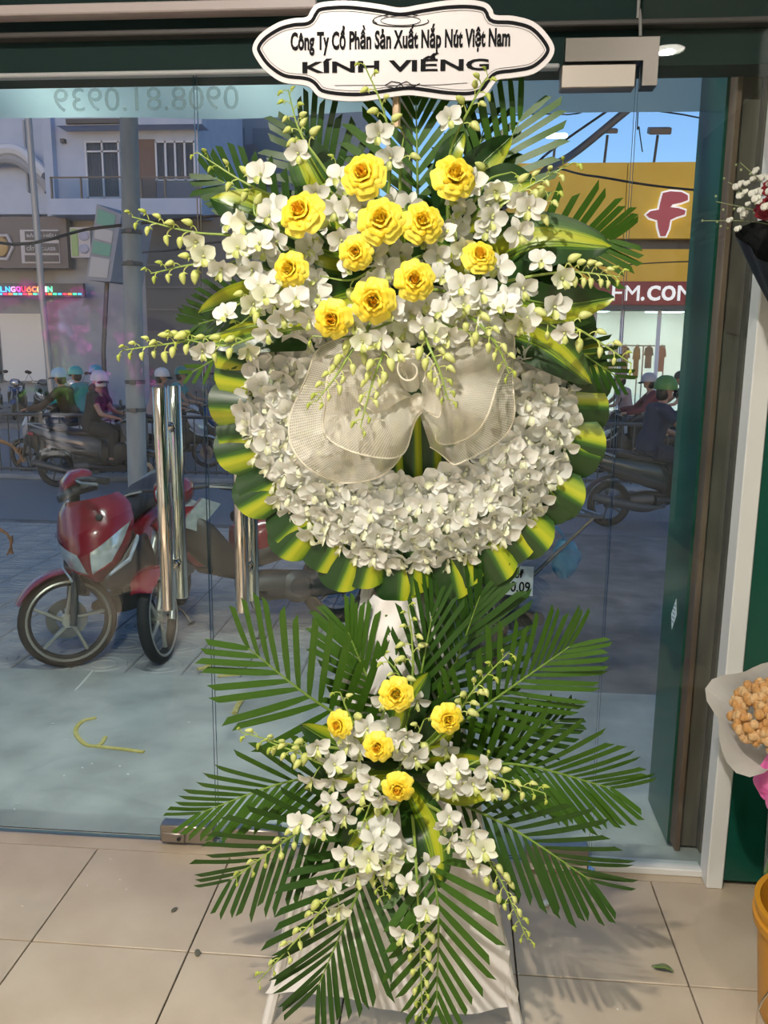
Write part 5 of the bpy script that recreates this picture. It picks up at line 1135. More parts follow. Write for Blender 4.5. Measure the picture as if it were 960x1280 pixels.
# ================================================================== the far side of the street
def pxr(x0, y0, x1, y1, Y):
    p, q, p2, q2 = onY(x0, y1, Y), onY(x1, y0, Y), onY(x0, y0, Y), onY(x1, y1, Y)
    return (p.x+p2.x)/2, (q.x+q2.x)/2, (p.z+q2.z)/2, (q.z+p2.z)/2
def pbox(b, x0, y0, x1, y1, Y, d, mi=0, bev=0.0):
    a, c, e, f = pxr(x0, y0, x1, y1, Y); b.box(((a+c)/2, Y+d/2, (e+f)/2), (abs(c-a), d, abs(f-e)), mi, bev=bev); return b
M_['render'] = mat('blue_cast_render', (.42, .54, .73), .8, col2=(.48, .59, .77), nscale=2)  # whitish walls with the bluish cast of the light put into their colour
M_['render2'] = mat('grey_render', (.30, .345, .41), .8, col2=(.36, .40, .46), nscale=2)
M_['dkwall'] = mat('dark_grey_wall', (.13, .14, .15), .8); M_['brownp'] = mat('brown_panel', (.17, .13, .12), .6)
M_['curtain'] = mat('grey_curtain', (.30, .30, .33), .8, col2=(.18, .18, .21), nscale=30, stretch=(6, 1, .2))
M_['winglass'] = glass_mat('window_glass', (.78, .82, .85), .015)
M_['frame_w'] = mat('white_frame', (.62, .70, .80), .5)
M_['yellow'] = mat('yellow_cladding', (.78, .50, .035), .5, col2=(.84, .57, .06), nscale=1.5)
M_['maroon'] = mat('maroon_fascia', (.22, .02, .035), .45); M_['logo'] = mat('logo_red', (.62, .08, .12), .4); M_['pure'] = mat('letter_white', (.85, .85, .85), .4, emit=(1, 1, 1), es=.55)
M_['orange'] = mat('orange_column', (.50, .20, .09), .6); M_['shopwhite'] = mat('shop_white', (.78, .80, .76), .6)
M_['panel_light'] = mat('shop_light_panel', (1, 1, 1), .5, emit=(.92, 1, .93), es=4.6)
FYD = 24.0
# --- white townhouse with balcony
h = wthing('townhouse', (-9.2, FYD, -.1), 'pale house with a glass-railed balcony and curtained windows', 'building')
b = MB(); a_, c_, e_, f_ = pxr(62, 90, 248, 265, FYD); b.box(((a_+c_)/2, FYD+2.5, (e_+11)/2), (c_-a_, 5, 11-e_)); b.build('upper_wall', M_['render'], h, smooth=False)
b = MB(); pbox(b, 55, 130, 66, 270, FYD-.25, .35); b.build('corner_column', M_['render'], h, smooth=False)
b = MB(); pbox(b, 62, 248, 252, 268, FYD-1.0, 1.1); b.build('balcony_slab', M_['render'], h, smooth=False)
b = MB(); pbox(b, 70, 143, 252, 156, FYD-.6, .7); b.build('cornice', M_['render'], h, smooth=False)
b = MB(); pbox(b, 82, 148, 148, 154, FYD-.7, .2); b.build('blind_box', M_['dkwall'], h, smooth=False)
def win(root, name, x0, y0, x1, y1, cols, transom=0.0, Y=FYD, inner='curtain'):
    fr = MB(); t_ = 2.2
    pbox(fr, x0, y0, x1, y0+t_, Y-.10, .12); pbox(fr, x0, y1-t_, x1, y1, Y-.10, .12)
    for k in range(cols+1):
        x = x0+(x1-x0-t_)*k/cols; pbox(fr, x, y0, x+t_, y1, Y-.10, .12)
    if transom: pbox(fr, x0, y0+transom, x1, y0+transom+t_, Y-.10, .12)
    o = fr.build(name, M_['frame_w'], root, smooth=False); og = root['_org']
    for k in range(cols):
        xa = x0+(x1-x0)*k/cols; xb = x0+(x1-x0)*(k+1)/cols
        b = MB(); pbox(b, xa+1.5, y0+1.5, xb-1.5, y1-1.5, Y-.06, .03); b.build('pane', M_['winglass'], o, smooth=False, org=og)
        b = MB(); a_, c_, e_, f_ = pxr(xa+1.5, y0+1.5, xb-1.5, y1-1.5, Y-.015); b.grid(lambda u, v: Vector((a_+(c_-a_)*u, Y-.02+.012*math.sin(u*40), e_+(f_-e_)*v)), 24, 1); b.build('curtain', M_['curtain'], o, org=og)
    return o
win(h, 'french_door', 107, 176, 150, 248, 2, 12); win(h, 'window', 194, 176, 244, 226, 4)
b = MB(); pbox(b, 172, 174, 194, 250, FYD-.06, .08); b.build('brown_panel', M_['brownp'], h, smooth=False)
b = MB(); pbox(b, 196, 228, 250, 250, FYD-.12, .1); b.build('grey_dado', mat('ribbed_dado', (.20, .22, .28), .7), h, smooth=False)
b = MB(); pbox(b, 62, 220.5, 150, 222.5, FYD-.95, .05); pbox(b, 150, 220.5, 252, 222.5, FYD-.95, .05); b.build('balcony_rail', M_['grey_metal'], h, smooth=False)
for x in (63, 100, 152, 175, 205, 250):
    b = MB(); pbox(b, x, 221, x+2, 249, FYD-.95, .05); b.build('rail_post', M_['grey_metal'], h, smooth=False)
for x0, x1 in ((65, 100), (102, 152), (154, 175), (177, 205), (207, 250)):
    b = MB(); pbox(b, x0, 224, x1, 248, FYD-.94, .02); b.build('rail_pane', M_['winglass'], h, smooth=False)
b = MB(); pbox(b, 75, 173, 80, 178, FYD-.15, .15); b.build('wall_lamp', M_['dkwall'], h, smooth=False)
b = MB(); a_, c_, e_, f_ = pxr(70, 265, 182, 480, FYD); b.box(((a_+c_)/2, FYD+.35, (f_-.1)/2), (c_-a_, .5, f_+.1)); b.build('ground_floor_wall', M_['render2'], h, smooth=False)
b = MB(); a_, c_, e_, f_ = pxr(182, 268, 300, 480, FYD); b.box(((a_+c_)/2, FYD+.3, (f_-.1)/2), (c_-a_, .5, f_+.1)); b.build('grey_shutter_wall', M_['dkwall'], h, smooth=False)
for k in range(5):
    b = MB(); pbox(b, 184, 330+k*28, 298, 332+k*28, FYD+.02, .06); b.build('shutter_rib', mat('shutter_rib', (.17, .18, .19), .6) if k == 0 else bpy.data.materials['shutter_rib'], h, smooth=False)
# --- neighbouring shophouse with the sign boards
n_ = wthing('shophouse', (-14, FYD, -.1), 'pale shophouse with a curved parapet above a dark sign board', 'building')
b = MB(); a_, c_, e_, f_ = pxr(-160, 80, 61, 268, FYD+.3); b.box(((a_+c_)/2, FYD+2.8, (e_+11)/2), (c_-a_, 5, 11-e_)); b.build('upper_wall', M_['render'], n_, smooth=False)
b = MB(); pts_ = bez([onY(-20, 195, FYD), onY(12, 188, FYD), onY(30, 192, FYD), onY(50, 210, FYD), onY(59, 219, FYD)], 18); b.tube([p-Vector((0, .1, 0)) for p in pts_], .16, 8); b.build('curved_moulding', M_['frame_w'], n_)
b = MB(); pts_ = bez([onY(-20, 204, FYD), onY(12, 200, FYD), onY(30, 206, FYD), onY(55, 228, FYD), onY(62, 240, FYD)], 18); b.tube([p-Vector((0, .05, 0)) for p in pts_], .13, 8); b.build('curved_moulding', M_['render2'], n_)
b = MB(); pbox(b, 31, 150, 33, 240, FYD+.1, .2); b.build('drain_pipe', M_['render2'], n_, smooth=False)
b = MB(); a_, c_, e_, f_ = pxr(-160, 268, 72, 480, FYD+.6); b.box(((a_+c_)/2, FYD+1.0, (f_-.1)/2), (c_-a_, .5, f_+.1)); b.build('ground_floor_wall', M_['render2'], n_, smooth=False)
b = MB(); pbox(b, -60, 385, -5, 478, FYD+.45, .1); b.build('roller_door', M_['shopwhite'], n_, smooth=False)
b = MB(); pbox(b, 2, 392, 55, 478, FYD+.45, .1); b.build('roller_door', M_['shopwhite'], n_, smooth=False)
sg = wthing('shop_sign_board', onY(40, 330, FYD-.4), 'brown-grey shop sign board with two lettered plaques and a hexagon emblem', 'sign')
M_['board'] = mat('sign_board', (.17, .155, .16), .6); M_['plq'] = mat('plaque', (.10, .10, .105), .5); M_['plw'] = mat('plaque_frame', (.55, .56, .60), .5)
b = MB(); pbox(b, -120, 271, 84, 335, FYD-.4, .3); b.build('board', M_['board'], sg, smooth=False)
b = MB(); pbox(b, 26, 287, 74, 329, FYD-.44, .04); b.build('plaque_frame', M_['plw'], sg, smooth=False)
og = Vector(sg['_org'])
for y0, y1, tx in ((289, 300, 'BẢNG HIỆU'), (304, 316, 'CẮT CNC-LASER'), (319, 327, '')):
    b = MB(); pbox(b, 31, y0, 73, y1, FYD-.47, .04); pq = b.build('plaque', M_['plq'], sg, smooth=False)
    if tx:
        a_, c_, e_, f_ = pxr(33.5, y0+2.5, 70, y1-2.5, FYD-.48); lettering('lettering', tx, f_-e_, c_-a_, M_['plw'], pq, xf(FACE_CAM, Vector(((a_+c_)/2, FYD-.49, (e_+f_)/2))-og), .01, .02)
b = MB(); b.tube([onY(2+14*math.cos(k*math.pi/3), 309+17*math.sin(k*math.pi/3), FYD-.46) for k in range(6)], .05, 6, closed=True); b.build('hexagon_emblem', M_['plw'], sg)
b = MB(); b.ell(onY(1, 308, FYD-.45), (.22, .04, .26), 16, 8); b.build('emblem_centre', mat('emblem_gold', (.45, .33, .14), .5), sg)
# thin post and green light box, leaning lit box sign
ls = wthing('green_sign_panel', onY(100, 330, FYD-.6), 'pale sign panel with a light green edge', 'sign')
b = MB(); pbox(b, 88, 284, 113, 322, FYD-.6, .12); b.build('panel', M_['plw'], ls, smooth=False)
b = MB(); pbox(b, 89, 286, 97, 320, FYD-.63, .04); b.build('green_edge', mat('lime_edge', (.34, .52, .22), .5), ls, smooth=False)
for y0 in (289, 305):
    b = MB(); b.ell(onY(105, y0+6, FYD-.62), (.15, .03, .13), 14, 6); b.build('round_mark', mat('lilac_mark', (.42, .46, .62), .5) if y0 == 289 else bpy.data.materials['lilac_mark'], ls)
lb_ = wthing('projecting_light_box', onY(130, 400, 20.0), 'tall projecting sign box with green and white panels', 'sign')
b = MB(); pL0, pL1, pT0, pT1 = onY(108, 350, 20), onY(138, 352, 20), onY(121, 255, 20), onY(152, 268, 20)
dv = Vector((.30, 1.3, 0))
b.add([pL0, pL1, pT1, pT0, pL0+dv, pL1+dv, pT1+dv, pT0+dv], [(0, 1, 2, 3), (7, 6, 5, 4), (0, 4, 5, 1), (1, 5, 6, 2), (2, 6, 7, 3), (3, 7, 4, 0)]); b.build('box', M_['render2'], lb_, smooth=False)
def on_box(u0, v0, u1, v1, M, name):
    f = lambda u, v: (pL0.lerp(pL1, u)).lerp(pT0.lerp(pT1, u), v)-Vector((0, .02, 0))
    b = MB(); b.grid(lambda u, v: f(u0+(u1-u0)*u, v0+(v1-v0)*v), 1, 1); b.grid(lambda u, v: f(u1-(u1-u0)*u, v0+(v1-v0)*v)+Vector((0, .03, 0)), 1, 1); b.build(name, M, lb_, smooth=False)
M_['mint'] = mat('mint_panel', (.16, .42, .33), .5); M_['palepanel'] = mat('pale_panel', (.50, .54, .55), .5)
on_box(.08, .76, .80, .95, M_['mint'], 'green_panel'); on_box(.08, .56, .80, .72, M_['palepanel'], 'pale_panel'); on_box(.08, .36, .82, .53, M_['mint'], 'green_panel'); on_box(.08, .05, .85, .32, M_['palepanel'], 'pale_panel')
b = MB(); b.tube([onY(123, 440, 20.4)+Vector((0, .3, 0)), onY(128, 340, 20.4)+Vector((0, .3, 0))], .06, 8); b.tube([onY(123, 440, 20.4)+Vector((0, .3, 0)), Vector((onY(123, 440, 20.4).x, 20.7, -.2))], .06, 8); b.build('post', M_['grey_metal'], lb_)
# running light sign
ld_ = wthing('led_sign', onY(50, 372, FYD-.7), 'thin dark sign with running coloured light letters', 'sign')
b = MB(); pbox(b, -40, 354, 104, 371, FYD-.6, .15); b.build('case', M_['plq'], ld_, smooth=False)
cols = [(.05, .5, 1), (1, .4, .9), (1, .1, .6), (1, .05, .1), (1, .25, .05), (1, .75, .2), (.9, 1, .7), (.05, .9, .4)]
LM = [mat('led_%d' % k, c, .5, emit=c, es=1.6) for k, c in enumerate(cols)]
og = Vector(ld_['_org'])
for k, ch in enumerate('LNGQUỐCĐIN'):
    x0 = 0+k*6.6; a_, c_, e_, f_ = pxr(x0, 358, x0+5.6, 365, FYD-.64); lettering('light_letter', ch, f_-e_, c_-a_, LM[min(7, int(k*.8))], ld_, xf(FACE_CAM, Vector(((a_+c_)/2, FYD-.63, (e_+f_)/2))-og), .02, .02)
for k in range(17):
    b = MB(); pbox(b, -2+k*6.2, 366.3, 2.0+k*6.2, 368.6, FYD-.64, .04); b.build('light_dot', LM[(0, 3, 4, 7)[k % 4]], ld_, smooth=False)
# thin street post at the left and concrete light pole at the kerb
po = wthing('street_post', onZ(60, 520, -.21)*1, 'thin grey street post beyond the median fence', 'post')
po.location = (onY(67, 480, 14.0).x, 14.0, -.35); po['_org'] = tuple(po.location)
b = MB(); xp = po.location.x; b.tube([(xp, 14, -.35), (xp-.10, 14, 2.2), (xp-.16, 14, 6.5)], .055, 10); b.build('post', mat('galvanised', (.42, .44, .45), .5, metal=.4), po)
b = MB(); b.lathe([(.13, 0), (.13, .03), (.09, .08)], (xp, 14, -.35), n=14); b.build('post_foot', M_['grey_metal'], po)
pl = wthing('lamp_pole', (onY(171, 600, 7.45).x, 7.45, -.13), 'round concrete street lamp pole at the kerb with steel clamps', 'pole')
xp, yp = pl.location.x, 7.45
b = MB(); b.tube([(xp, yp, -.13), (xp+.02, yp, 1.0), (xp+.09, yp, 4.0), (xp+.16, yp, 7.4)], [.088, .085, .074, .062], 20); b.build('shaft', mat('pole_concrete', (.36, .38, .37), .7, col2=(.48, .50, .48), nscale=9, stretch=(1, 1, .3)), pl)
for py in (293, 333, 480, 515):
    z = onY(165, py, yp).z; b = MB(); xq = xp+.09*z/4; b.lathe([(.076, 0), (.092, .005), (.092, .035), (.076, .04)], (xq, yp, z), n=20); b.box((xq+.02, yp-.105, z+.02), (.05, .02, .04)); b.build('clamp', M_['grey_metal'], pl)
# --- distant blue-grey building and roofs
d_ = wthing('distant_building', (-4.5, 33, -.1), 'distant blue-grey building with faint window bays behind the flowers', 'building')
b = MB(); a_, c_, e_, f_ = pxr(256, 145, 462, 480, 33); b.box(((a_+c_)/2, 35, 5.2), (c_-a_, 4, 11)); b.build('wall', mat('blue_grey_wall', (.16, .25, .34), .6), d_, smooth=False)
for k in range(4):
    b = MB(); pbox(b, 268+k*48, 160, 306+k*48, 232, 32.95, .1); b.build('window', mat('dark_pane', (.10, .17, .25), .25) if k == 0 else bpy.data.materials['dark_pane'], d_, smooth=False)
b = MB(); p0, p1, p2, p3 = onY(268, 230, 32.8), onY(290, 182, 32.8), onY(318, 180, 32.8), onY(352, 232, 32.8); b.add([p0, p3, p2, p1, p0+Vector((0, .1, 0)), p3+Vector((0, .1, 0)), p2+Vector((0, .1, 0)), p1+Vector((0, .1, 0))], [(0, 1, 2, 3), (7, 6, 5, 4), (0, 4, 5, 1), (1, 5, 6, 2), (2, 6, 7, 3), (3, 7, 4, 0)]); b.build('gable', mat('slate_gable', (.11, .14, .18), .7), d_, smooth=False)
# --- yellow shop
y_ = wthing('yellow_shop', (4.5, FYD, -.1), 'yellow clad clothes shop with a maroon fascia and bright window', 'building')
X0 = onY(575, 300, FYD).x; X1 = 13.0
def fb(name, z0, z1, yo, d, M, x0=X0, x1=X1):
    b = MB(); b.box(((x0+x1)/2, FYD+yo+d/2, (z0+z1)/2), (x1-x0, d, z1-z0)); return b.build(name, M, y_, smooth=False)
zz = lambda py, Y=FYD: onY(800, py, Y).z
for k in range(6):
    xa = X0+(X1-X0)*k/6; fb('cladding_panel', zz(300), zz(206), -.3, .3, M_['yellow'], xa+.01, xa+(X1-X0)/6-.01)
fb('shadow_gap', zz(312), zz(300), .05, .2, M_['dkwall']); fb('lower_panel', zz(353), zz(312), -.1, .3, M_['yellow']); fb('fascia', zz(382), zz(353), -.35, .4, M_['maroon'])
fb('fascia_edge', zz(388), zz(382), -.3, .4, M_['dkwall'])
fb('backing_wall', zz(388), zz(206), .3, .2, M_['dkwall'])
# showroom behind the glass
zt_ = zz(388); x0s, x1s = onY(600, 440, FYD).x, 12.5
fb('shop_floor', -.12, -.05, 0, 5, M_['shopwhite'], x0s, x1s); fb('back_wall', -.1, zt_+.3, 4.8, .2, M_['shopwhite'], x0s, x1s); fb('shop_ceiling', zt_+.2, zt_+.3, .5, 4.5, M_['shopwhite'], x0s, x1s)
for xa in (x0s, x1s): fb('side_wall', -.1, zt_+.3, .4, 4.5, M_['shopwhite'], xa-.1, xa+.1)
for k in range(5):
    xa = x0s+.6+k*(x1s-x0s)/5; fb('light_panel', zt_+.13, zt_+.18, 1.0, 3.2, M_['panel_light'], xa, xa+1.1)
for px_ in (742, 776, 822): a_ = onY(px_, 430, FYD).x; fb('glazing_bar', 0, zt_, -.02, .06, M_['frame_w'], a_-.05, a_+.05)
for pa, pb_ in ((600, 700), (744, 775), (778, 820), (824, 900)):
    fb('pane', 0, zt_, 0, .02, M_['winglass'], onY(pa, 430, FYD).x, onY(pb_, 430, FYD).x)
a_, c_, e_, f_ = pxr(726, 384, 740, 500, FYD-.3); fb('orange_column', -.1, zt_, -.3, .4, M_['orange'], a_, c_)
fb('white_pier', -.1, zt_, -.1, .3, M_['frame_w'], onY(716, 430, FYD).x, onY(725, 430, FYD).x)
for k in range(3):
    xr_ = onY(760+26*k, 440, FYD+2.2).x
    b = MB(); zr = 1.75; b.tube([(xr_-.4, FYD+2, zr), (xr_+.4, FYD+2, zr)], .02, 6); b.tube([(xr_-.38, FYD+2, -.05), (xr_-.38, FYD+2, zr)], .02, 6); b.tube([(xr_+.38, FYD+2, -.05), (xr_+.38, FYD+2, zr)], .02, 6); b.build('clothes_rail', M_['grey_metal'], y_)
gc = [(.16, .012, .016), (.30, .29, .27), (.012, .016, .03), (.12, .07, .04), (.04, .05, .07), (.22, .09, .10)]
for k in range(6):
    xr_ = onY(750+15*k, 440, FYD+2.1).x; g_ = thing('garment', (xr_, FYD+2.0, 1.73), '%s garment hanging in the bright shop' % ('red', 'cream', 'navy', 'tan', 'slate', 'rose')[k % 6], 'garment', 'garments in the lit shop')
    b = MB(); q_ = .42+.1*(k % 3); b.prism([(x*q_, z*(.8+.12*(k % 4))) for x, z in [(-.06, 0), (-.20, -.06), (-.26, -.32), (-.19, -.34), (-.16, -.18), (-.17, -.80), (.17, -.80), (.16, -.18), (.19, -.34), (.26, -.32), (.20, -.06), (.06, 0)]], -.05, .05); b.build('shirt', cloth('garment_%d' % (k % 6), gc[k % 6]), g_, smooth=False)
    b = MB(); b.tube(bez([(0, 0, -.02), (0, 0, .03), (.03, 0, .06), (0, 0, .08)], 6), .008, 5); b.build('hanger', M_['grey_metal'], g_)
# fascia lettering and the logo
og = Vector(y_['_org'])
for tx, x0, x1 in (('F', 765, 777), ('M', 781, 799), ('.', 801, 805), ('C', 809, 825), ('O', 827, 844), ('M', 847, 866)):
    a_, c_, e_, f_ = pxr(x0, 357 if tx != '.' else 371, x1, 376, FYD-.4); lettering('fascia_letter', tx, f_-e_, c_-a_, M_['pure'], y_, xf(FACE_CAM, Vector(((a_+c_)/2, FYD-.42, (e_+f_)/2))-og), .08, .03 if tx in 'CO' else (.022 if tx == '.' else 0.0))
def poly_px(pts_, Y): return [onY(x, y, Y) for x, y in pts_]
lg = [(829, 241), (838, 239), (852, 240), (860, 244), (860, 250), (852, 253), (841, 255), (838, 259), (848, 260), (857, 263), (856, 268), (846, 271), (838, 275), (836, 286), (832, 295), (826, 295), (823, 284), (822, 275), (812, 272), (808, 268), (813, 264), (824, 262), (826, 252)]
cx_ = sum(p[0] for p in lg)/len(lg); cy_ = sum(p[1] for p in lg)/len(lg)
def extr(pts_, Y, d, M, name):
    P = poly_px(pts_, Y); n = len(P); b = MB(); b.add(P+[p+Vector((0, d, 0)) for p in P], [tuple(reversed(range(n))), tuple(range(n, 2*n))]+[(i, (i+1) % n, n+(i+1) % n, n+i) for i in range(n)]); return b.build(name, M, y_, smooth=False)
big = []
for i in range(len(lg)):
    t1 = Vector((*lg[(i+1) % len(lg)], 0))-Vector((*lg[i-1], 0)); t1.normalize(); big.append((lg[i][0]+t1.y*2.2, lg[i][1]-t1.x*2.2))
extr(big, FYD-.42, .10, M_['pure'], 'logo_outline'); extr(lg, FYD-.48, .10, M_['logo'], 'logo')
# floodlights on the roof edge
for px_, py_, lit in ((691, 176, 1), (755, 170, 0), (817, 170, 0)):
    p = onY(px_, 206, FYD); q = onY(px_+2, py_, FYD); fl = wthing('floodlight', p, 'floodlight on a bent arm above the yellow facade, %s' % ('lit white' if lit else ('with a slim flat head' if px_ == 755 else 'with a broad tilted head')), 'floodlight', 'floodlights above the yellow facade')
    b = MB(); b.tube([p, Vector((q.x, FYD-.3, q.z-.05))], .035, 8); b.build('arm', M_['grey_metal'], fl)
    b = MB(); b.box((q.x, FYD-.45, q.z+.02), (.55 if px_ != 755 else .42, .35, .16 if px_ == 817 else .11), rot=Quaternion((1, 0, 0), .3).to_matrix(), bev=.02); b.build('lamp_head', M_['panel_light'] if lit else M_['grey_metal'], fl, smooth=False)
# overhead cables
M_['wire'] = mat('black_wire', (.02, .02, .022), .6)
YW = Vector((12.5, FYD-.1, 6.0)); LW = onY(-130, 240, FYD+.4); MY = Vector((onY(590, 225, FYD).x, FYD-.2, 5.6))
V = lambda *p: onY(*p)
for k, (P0, r_, lab) in enumerate([
    ([Vector((-2.66, 7.45, 4.4)), V(560, 132, 9), V(700, 143, 9), V(900, 152, 9), YW], .007, 'thin wire across the sky below the awning strip'),
    ([MY, V(680, 214, 18), V(740, 220, 15), V(900, 240, 15), YW-Vector((0, 0, .6))], .018, 'dark cable crossing the upper yellow cladding'),
    ([MY-Vector((0, 0, 2.0)), V(680, 332, 18), V(760, 332, 16), V(900, 326, 16), YW-Vector((0, 0, 2))], .010, 'thin cable crossing the lower yellow panel'),
    ([LW, V(-20, 300, 13), V(120, 285, 13), V(270, 270, 13), V(420, 262, 13), MY-Vector((0, 0, .5))], .022, 'cable below the balcony running behind the lamp pole'),
    ([onY(150, 318, FYD+.15), V(185, 315, 15), V(220, 312, 13), V(280, 302, 13), V(420, 300, 13), MY-Vector((0, 0, 1))], .016, 'lower cable in front of the grey shutter wall'),
    ([MY-Vector((-.6, 0, .6)), V(660, 230, 12), V(720, 190, 12), V(790, 133, 12), V(860, 80, 12), Vector((2.9, 2.68, 5.6))], .050, 'thick bundle of slanting cables in front of the sky'),
    ([MY-Vector((-.5, 0, .4)), V(660, 215, 12), V(700, 180, 12), V(770, 131, 12), V(840, 80, 12), Vector((2.7, 2.68, 5.8))], .016, 'slim slanting cable beside the thick bundle'),
    ([Vector((V(799, 130, 2.78).x, 2.78, 2.94)), V(798, 130, 2.78), V(799, 160, 2.78), V(803, 190, 2.78)], .0018, 'loose wire end dangling under the awning strip')]):
    b = MB(); P = bez(P0, 30); b.tube(P, r_, 6); tag(b.build('overhead_cable', M_['wire'] if k != 5 else M_['grey_metal']), lab, 'cable', 'overhead cables')
# --- median fence
fz = -.35; f_ = thing('median_fence', (-3, 11.6, fz), 'low steel median fence with round-topped bars along the road', 'fence')
b = MB(); b.tube([(-12, 0, .92), (11, 0, .92)], .026, 8); b.build('top_rail', M_['engine'], f_)
b = MB(); b.tube([(-12, 0, .14), (11, 0, .14)], .02, 8); b.build('bottom_rail', M_['engine'], f_)
bm = MB(); bm.tube([(0, 0, .10), (0, 0, .92)], .010, 5); bme = bm.mesh('bar', M_['engine'])
for k in range(150): link('bar', bme, f_, Matrix.Translation((-11.9+k*.152, 0, 0)))
bm = MB(); bm.box((0, 0, .48), (.06, .06, .96), bev=.008); bm.box((0, 0, .03), (.22, .22, .06), bev=.01); pme = bm.mesh('post', M_['engine'])
for k in range(16): link('post', pme, f_, Matrix.Translation((-12+k*1.52, 0, 0)))
b = MB(); b.box((-2.5, 11.6, -.31), (24, .32, .08), bev=.02); tag(b.build('median_kerb', mat('kerb_paint', (.40, .40, .40), .8, col2=(.28, .28, .28), nscale=3)), 'low pale kerb under the median fence', None, None, 'structure')
# --- low shop row between the distant building and the yellow shop
lr = wthing('low_shop_row', (-3, 26, -.22), 'low grey shop row with closed shutters between the house and the yellow shop', 'building')
a_, c_, e_, f_ = pxr(300, 262, 572, 470, 26); b = MB(); b.box(((a_+c_)/2, 28, (f_-.22)/2), (c_-a_, 4, f_+.22)); b.build('wall', M_['render2'], lr, smooth=False)
b = MB(); b.box(((a_+c_)/2, 25.7, f_), (c_-a_+.2, 1.2, .15)); b.build('canopy', M_['dkwall'], lr, smooth=False)
for k in range(4):
    xs_ = a_+(c_-a_)*(k+.5)/4; b = MB(); b.box((xs_, 25.97, 1.15), ((c_-a_)/4*.8, .08, 2.7)); sh_ = b.build('shutter', M_['dkwall'] if k % 2 else M_['shopwhite'], lr, smooth=False)
    b = MB(); b.box((xs_, 25.94, 3.1), ((c_-a_)/4*.8, .1, .6)); b.build('name_board', M_['maroon'] if k == 1 else M_['plq'], lr, smooth=False)
# ================================================================== things inside the shop around the stand
# --- debris on the floor
def flat_leaf(px, py, L, wd, ang, M, label, name='fallen_leaf', cat='leaf', z=0.0):
    p = onZ(px, py, z); t_ = thing(name, (p.x, p.y, z), label, cat, rz=math.radians(ang)); b = MB()
    f = lambda u, v: Vector((L*(v-.5), (2*u-1)*wd*math.sin(math.pi*(.04+.92*v))**.8, .003+.004*abs(2*u-1)+.008*math.sin(2.5*v)*math.sin(2.5*v)))
    b.grid(f, 6, 10); b.build('blade', M, t_, ang=180); g = MB(); g.tube([f(.5, v)+Vector((0, 0, .001)) for v in np.linspace(0, 1, 8)], .0009, 5); g.build('midrib', M_['rachis'], t_)
M_['oldleaf'] = mat('fallen_leaf', (.06, .11, .03), .5, col2=(.16, .13, .06), nscale=30)
flat_leaf(828, 1214, .052, .011, -20, M_['oldleaf'], 'small green-brown leaf lying on the floor tiles beside the stand')
def bit(px, py, s, M, label, z=0.0, cat='debris', flat=.35, name='scrap'):
    p = onZ(px, py, z); b = MB(); b.ell((0, 0, s*flat*.5), (s, s*.6, s*flat*.5), 8, 5, rot=Quaternion((0, 0, 1), px).to_matrix())
    o = b.build(name, M); o.location = (p.x, p.y, z+.0005); tag(o, label, cat)
    return o
dk = mat('dark_scrap', (.10, .10, .07), .8); lt = mat('white_petal_scrap', (.72, .72, .68), .6)
bit(218, 1138, .012, dk, 'dark wilted scrap on the tile below the door lock', name='wilted_scrap')
bit(247, 1192, .014, dk, 'dark wilted scrap at the crossing of two tile joints', name='wilted_scrap')
bit(683, 1131, .016, mat('clear_cap', (.70, .74, .76), .15), 'small clear plastic cap on the floor under the palm frond', flat=.8, name='bottle_top')
gS = 'tiny white scraps on the shop floor'
for px, py in ((138, 1074), (150, 1100), (109, 1107), (28, 1133), (335, 1148), (648, 1218), (772, 1262), (620, 1123), (158, 1112)):
    o = bit(px, py, .0032, lt, 'tiny white petal scrap lying on the floor tiles', name='petal_scrap'); o['group'] = gS
gS2 = 'white scraps on the concrete apron'
for px, py in ((103, 960), (66, 905), (80, 970), (22, 1005), (18, 1012), (150, 958), (236, 903), (83, 925), (160, 968), (115, 955)):
    p = onZ(px, py, -.06); o = bit(px, py, .006, lt, 'small white scrap on the concrete apron', z=slope(p.y)+.002, name='paper_scrap'); o['group'] = gS2
straw = mat('yellow_straw', (.52, .44, .10), .7, col2=(.62, .54, .20), nscale=40)
def cord(pts_, r, label, name='straw_cord'):
    P = [];
    for x, y in pts_:
        p = onZ(x, y, -.06); p = onZ(x, y, slope(min(p.y, yE-.02))); P.append(p+Vector((0, 0, r*.4)))
    b = MB(); b.tube(bez(P, 30), r, 6, flat=.5, up=(0, 0, 1)); tag(b.build(name, straw), label, 'cord')
cord([(120, 898), (104, 902), (95, 912), (97, 922), (108, 932), (122, 934), (150, 937), (180, 941)], .010, 'curled yellow straw cord lying on the concrete apron')
cord([(120, 934), (127, 930), (132, 922)], .009, 'short yellow straw end beside the curled cord')
cord([(293, 893), (297, 884), (302, 876)], .014, 'short tuft of yellow straw on the apron near the door seam')
cord([(272, 846), (285, 845), (300, 844)], .010, 'yellow straw piece along the apron edge')
cord([(247, 838), (256, 836), (262, 833)], .016, 'yellow-brown straw tuft at the apron edge')
b = MB(); p, q = onZ(94, 865, -.095), onZ(116, 840, -.10); b.tube([p+Vector((0, 0, .004)), q+Vector((0, 0, .004))], .006, 6); tag(b.build('white_stick', lt), 'thin white stick lying across the apron edge', 'stick')
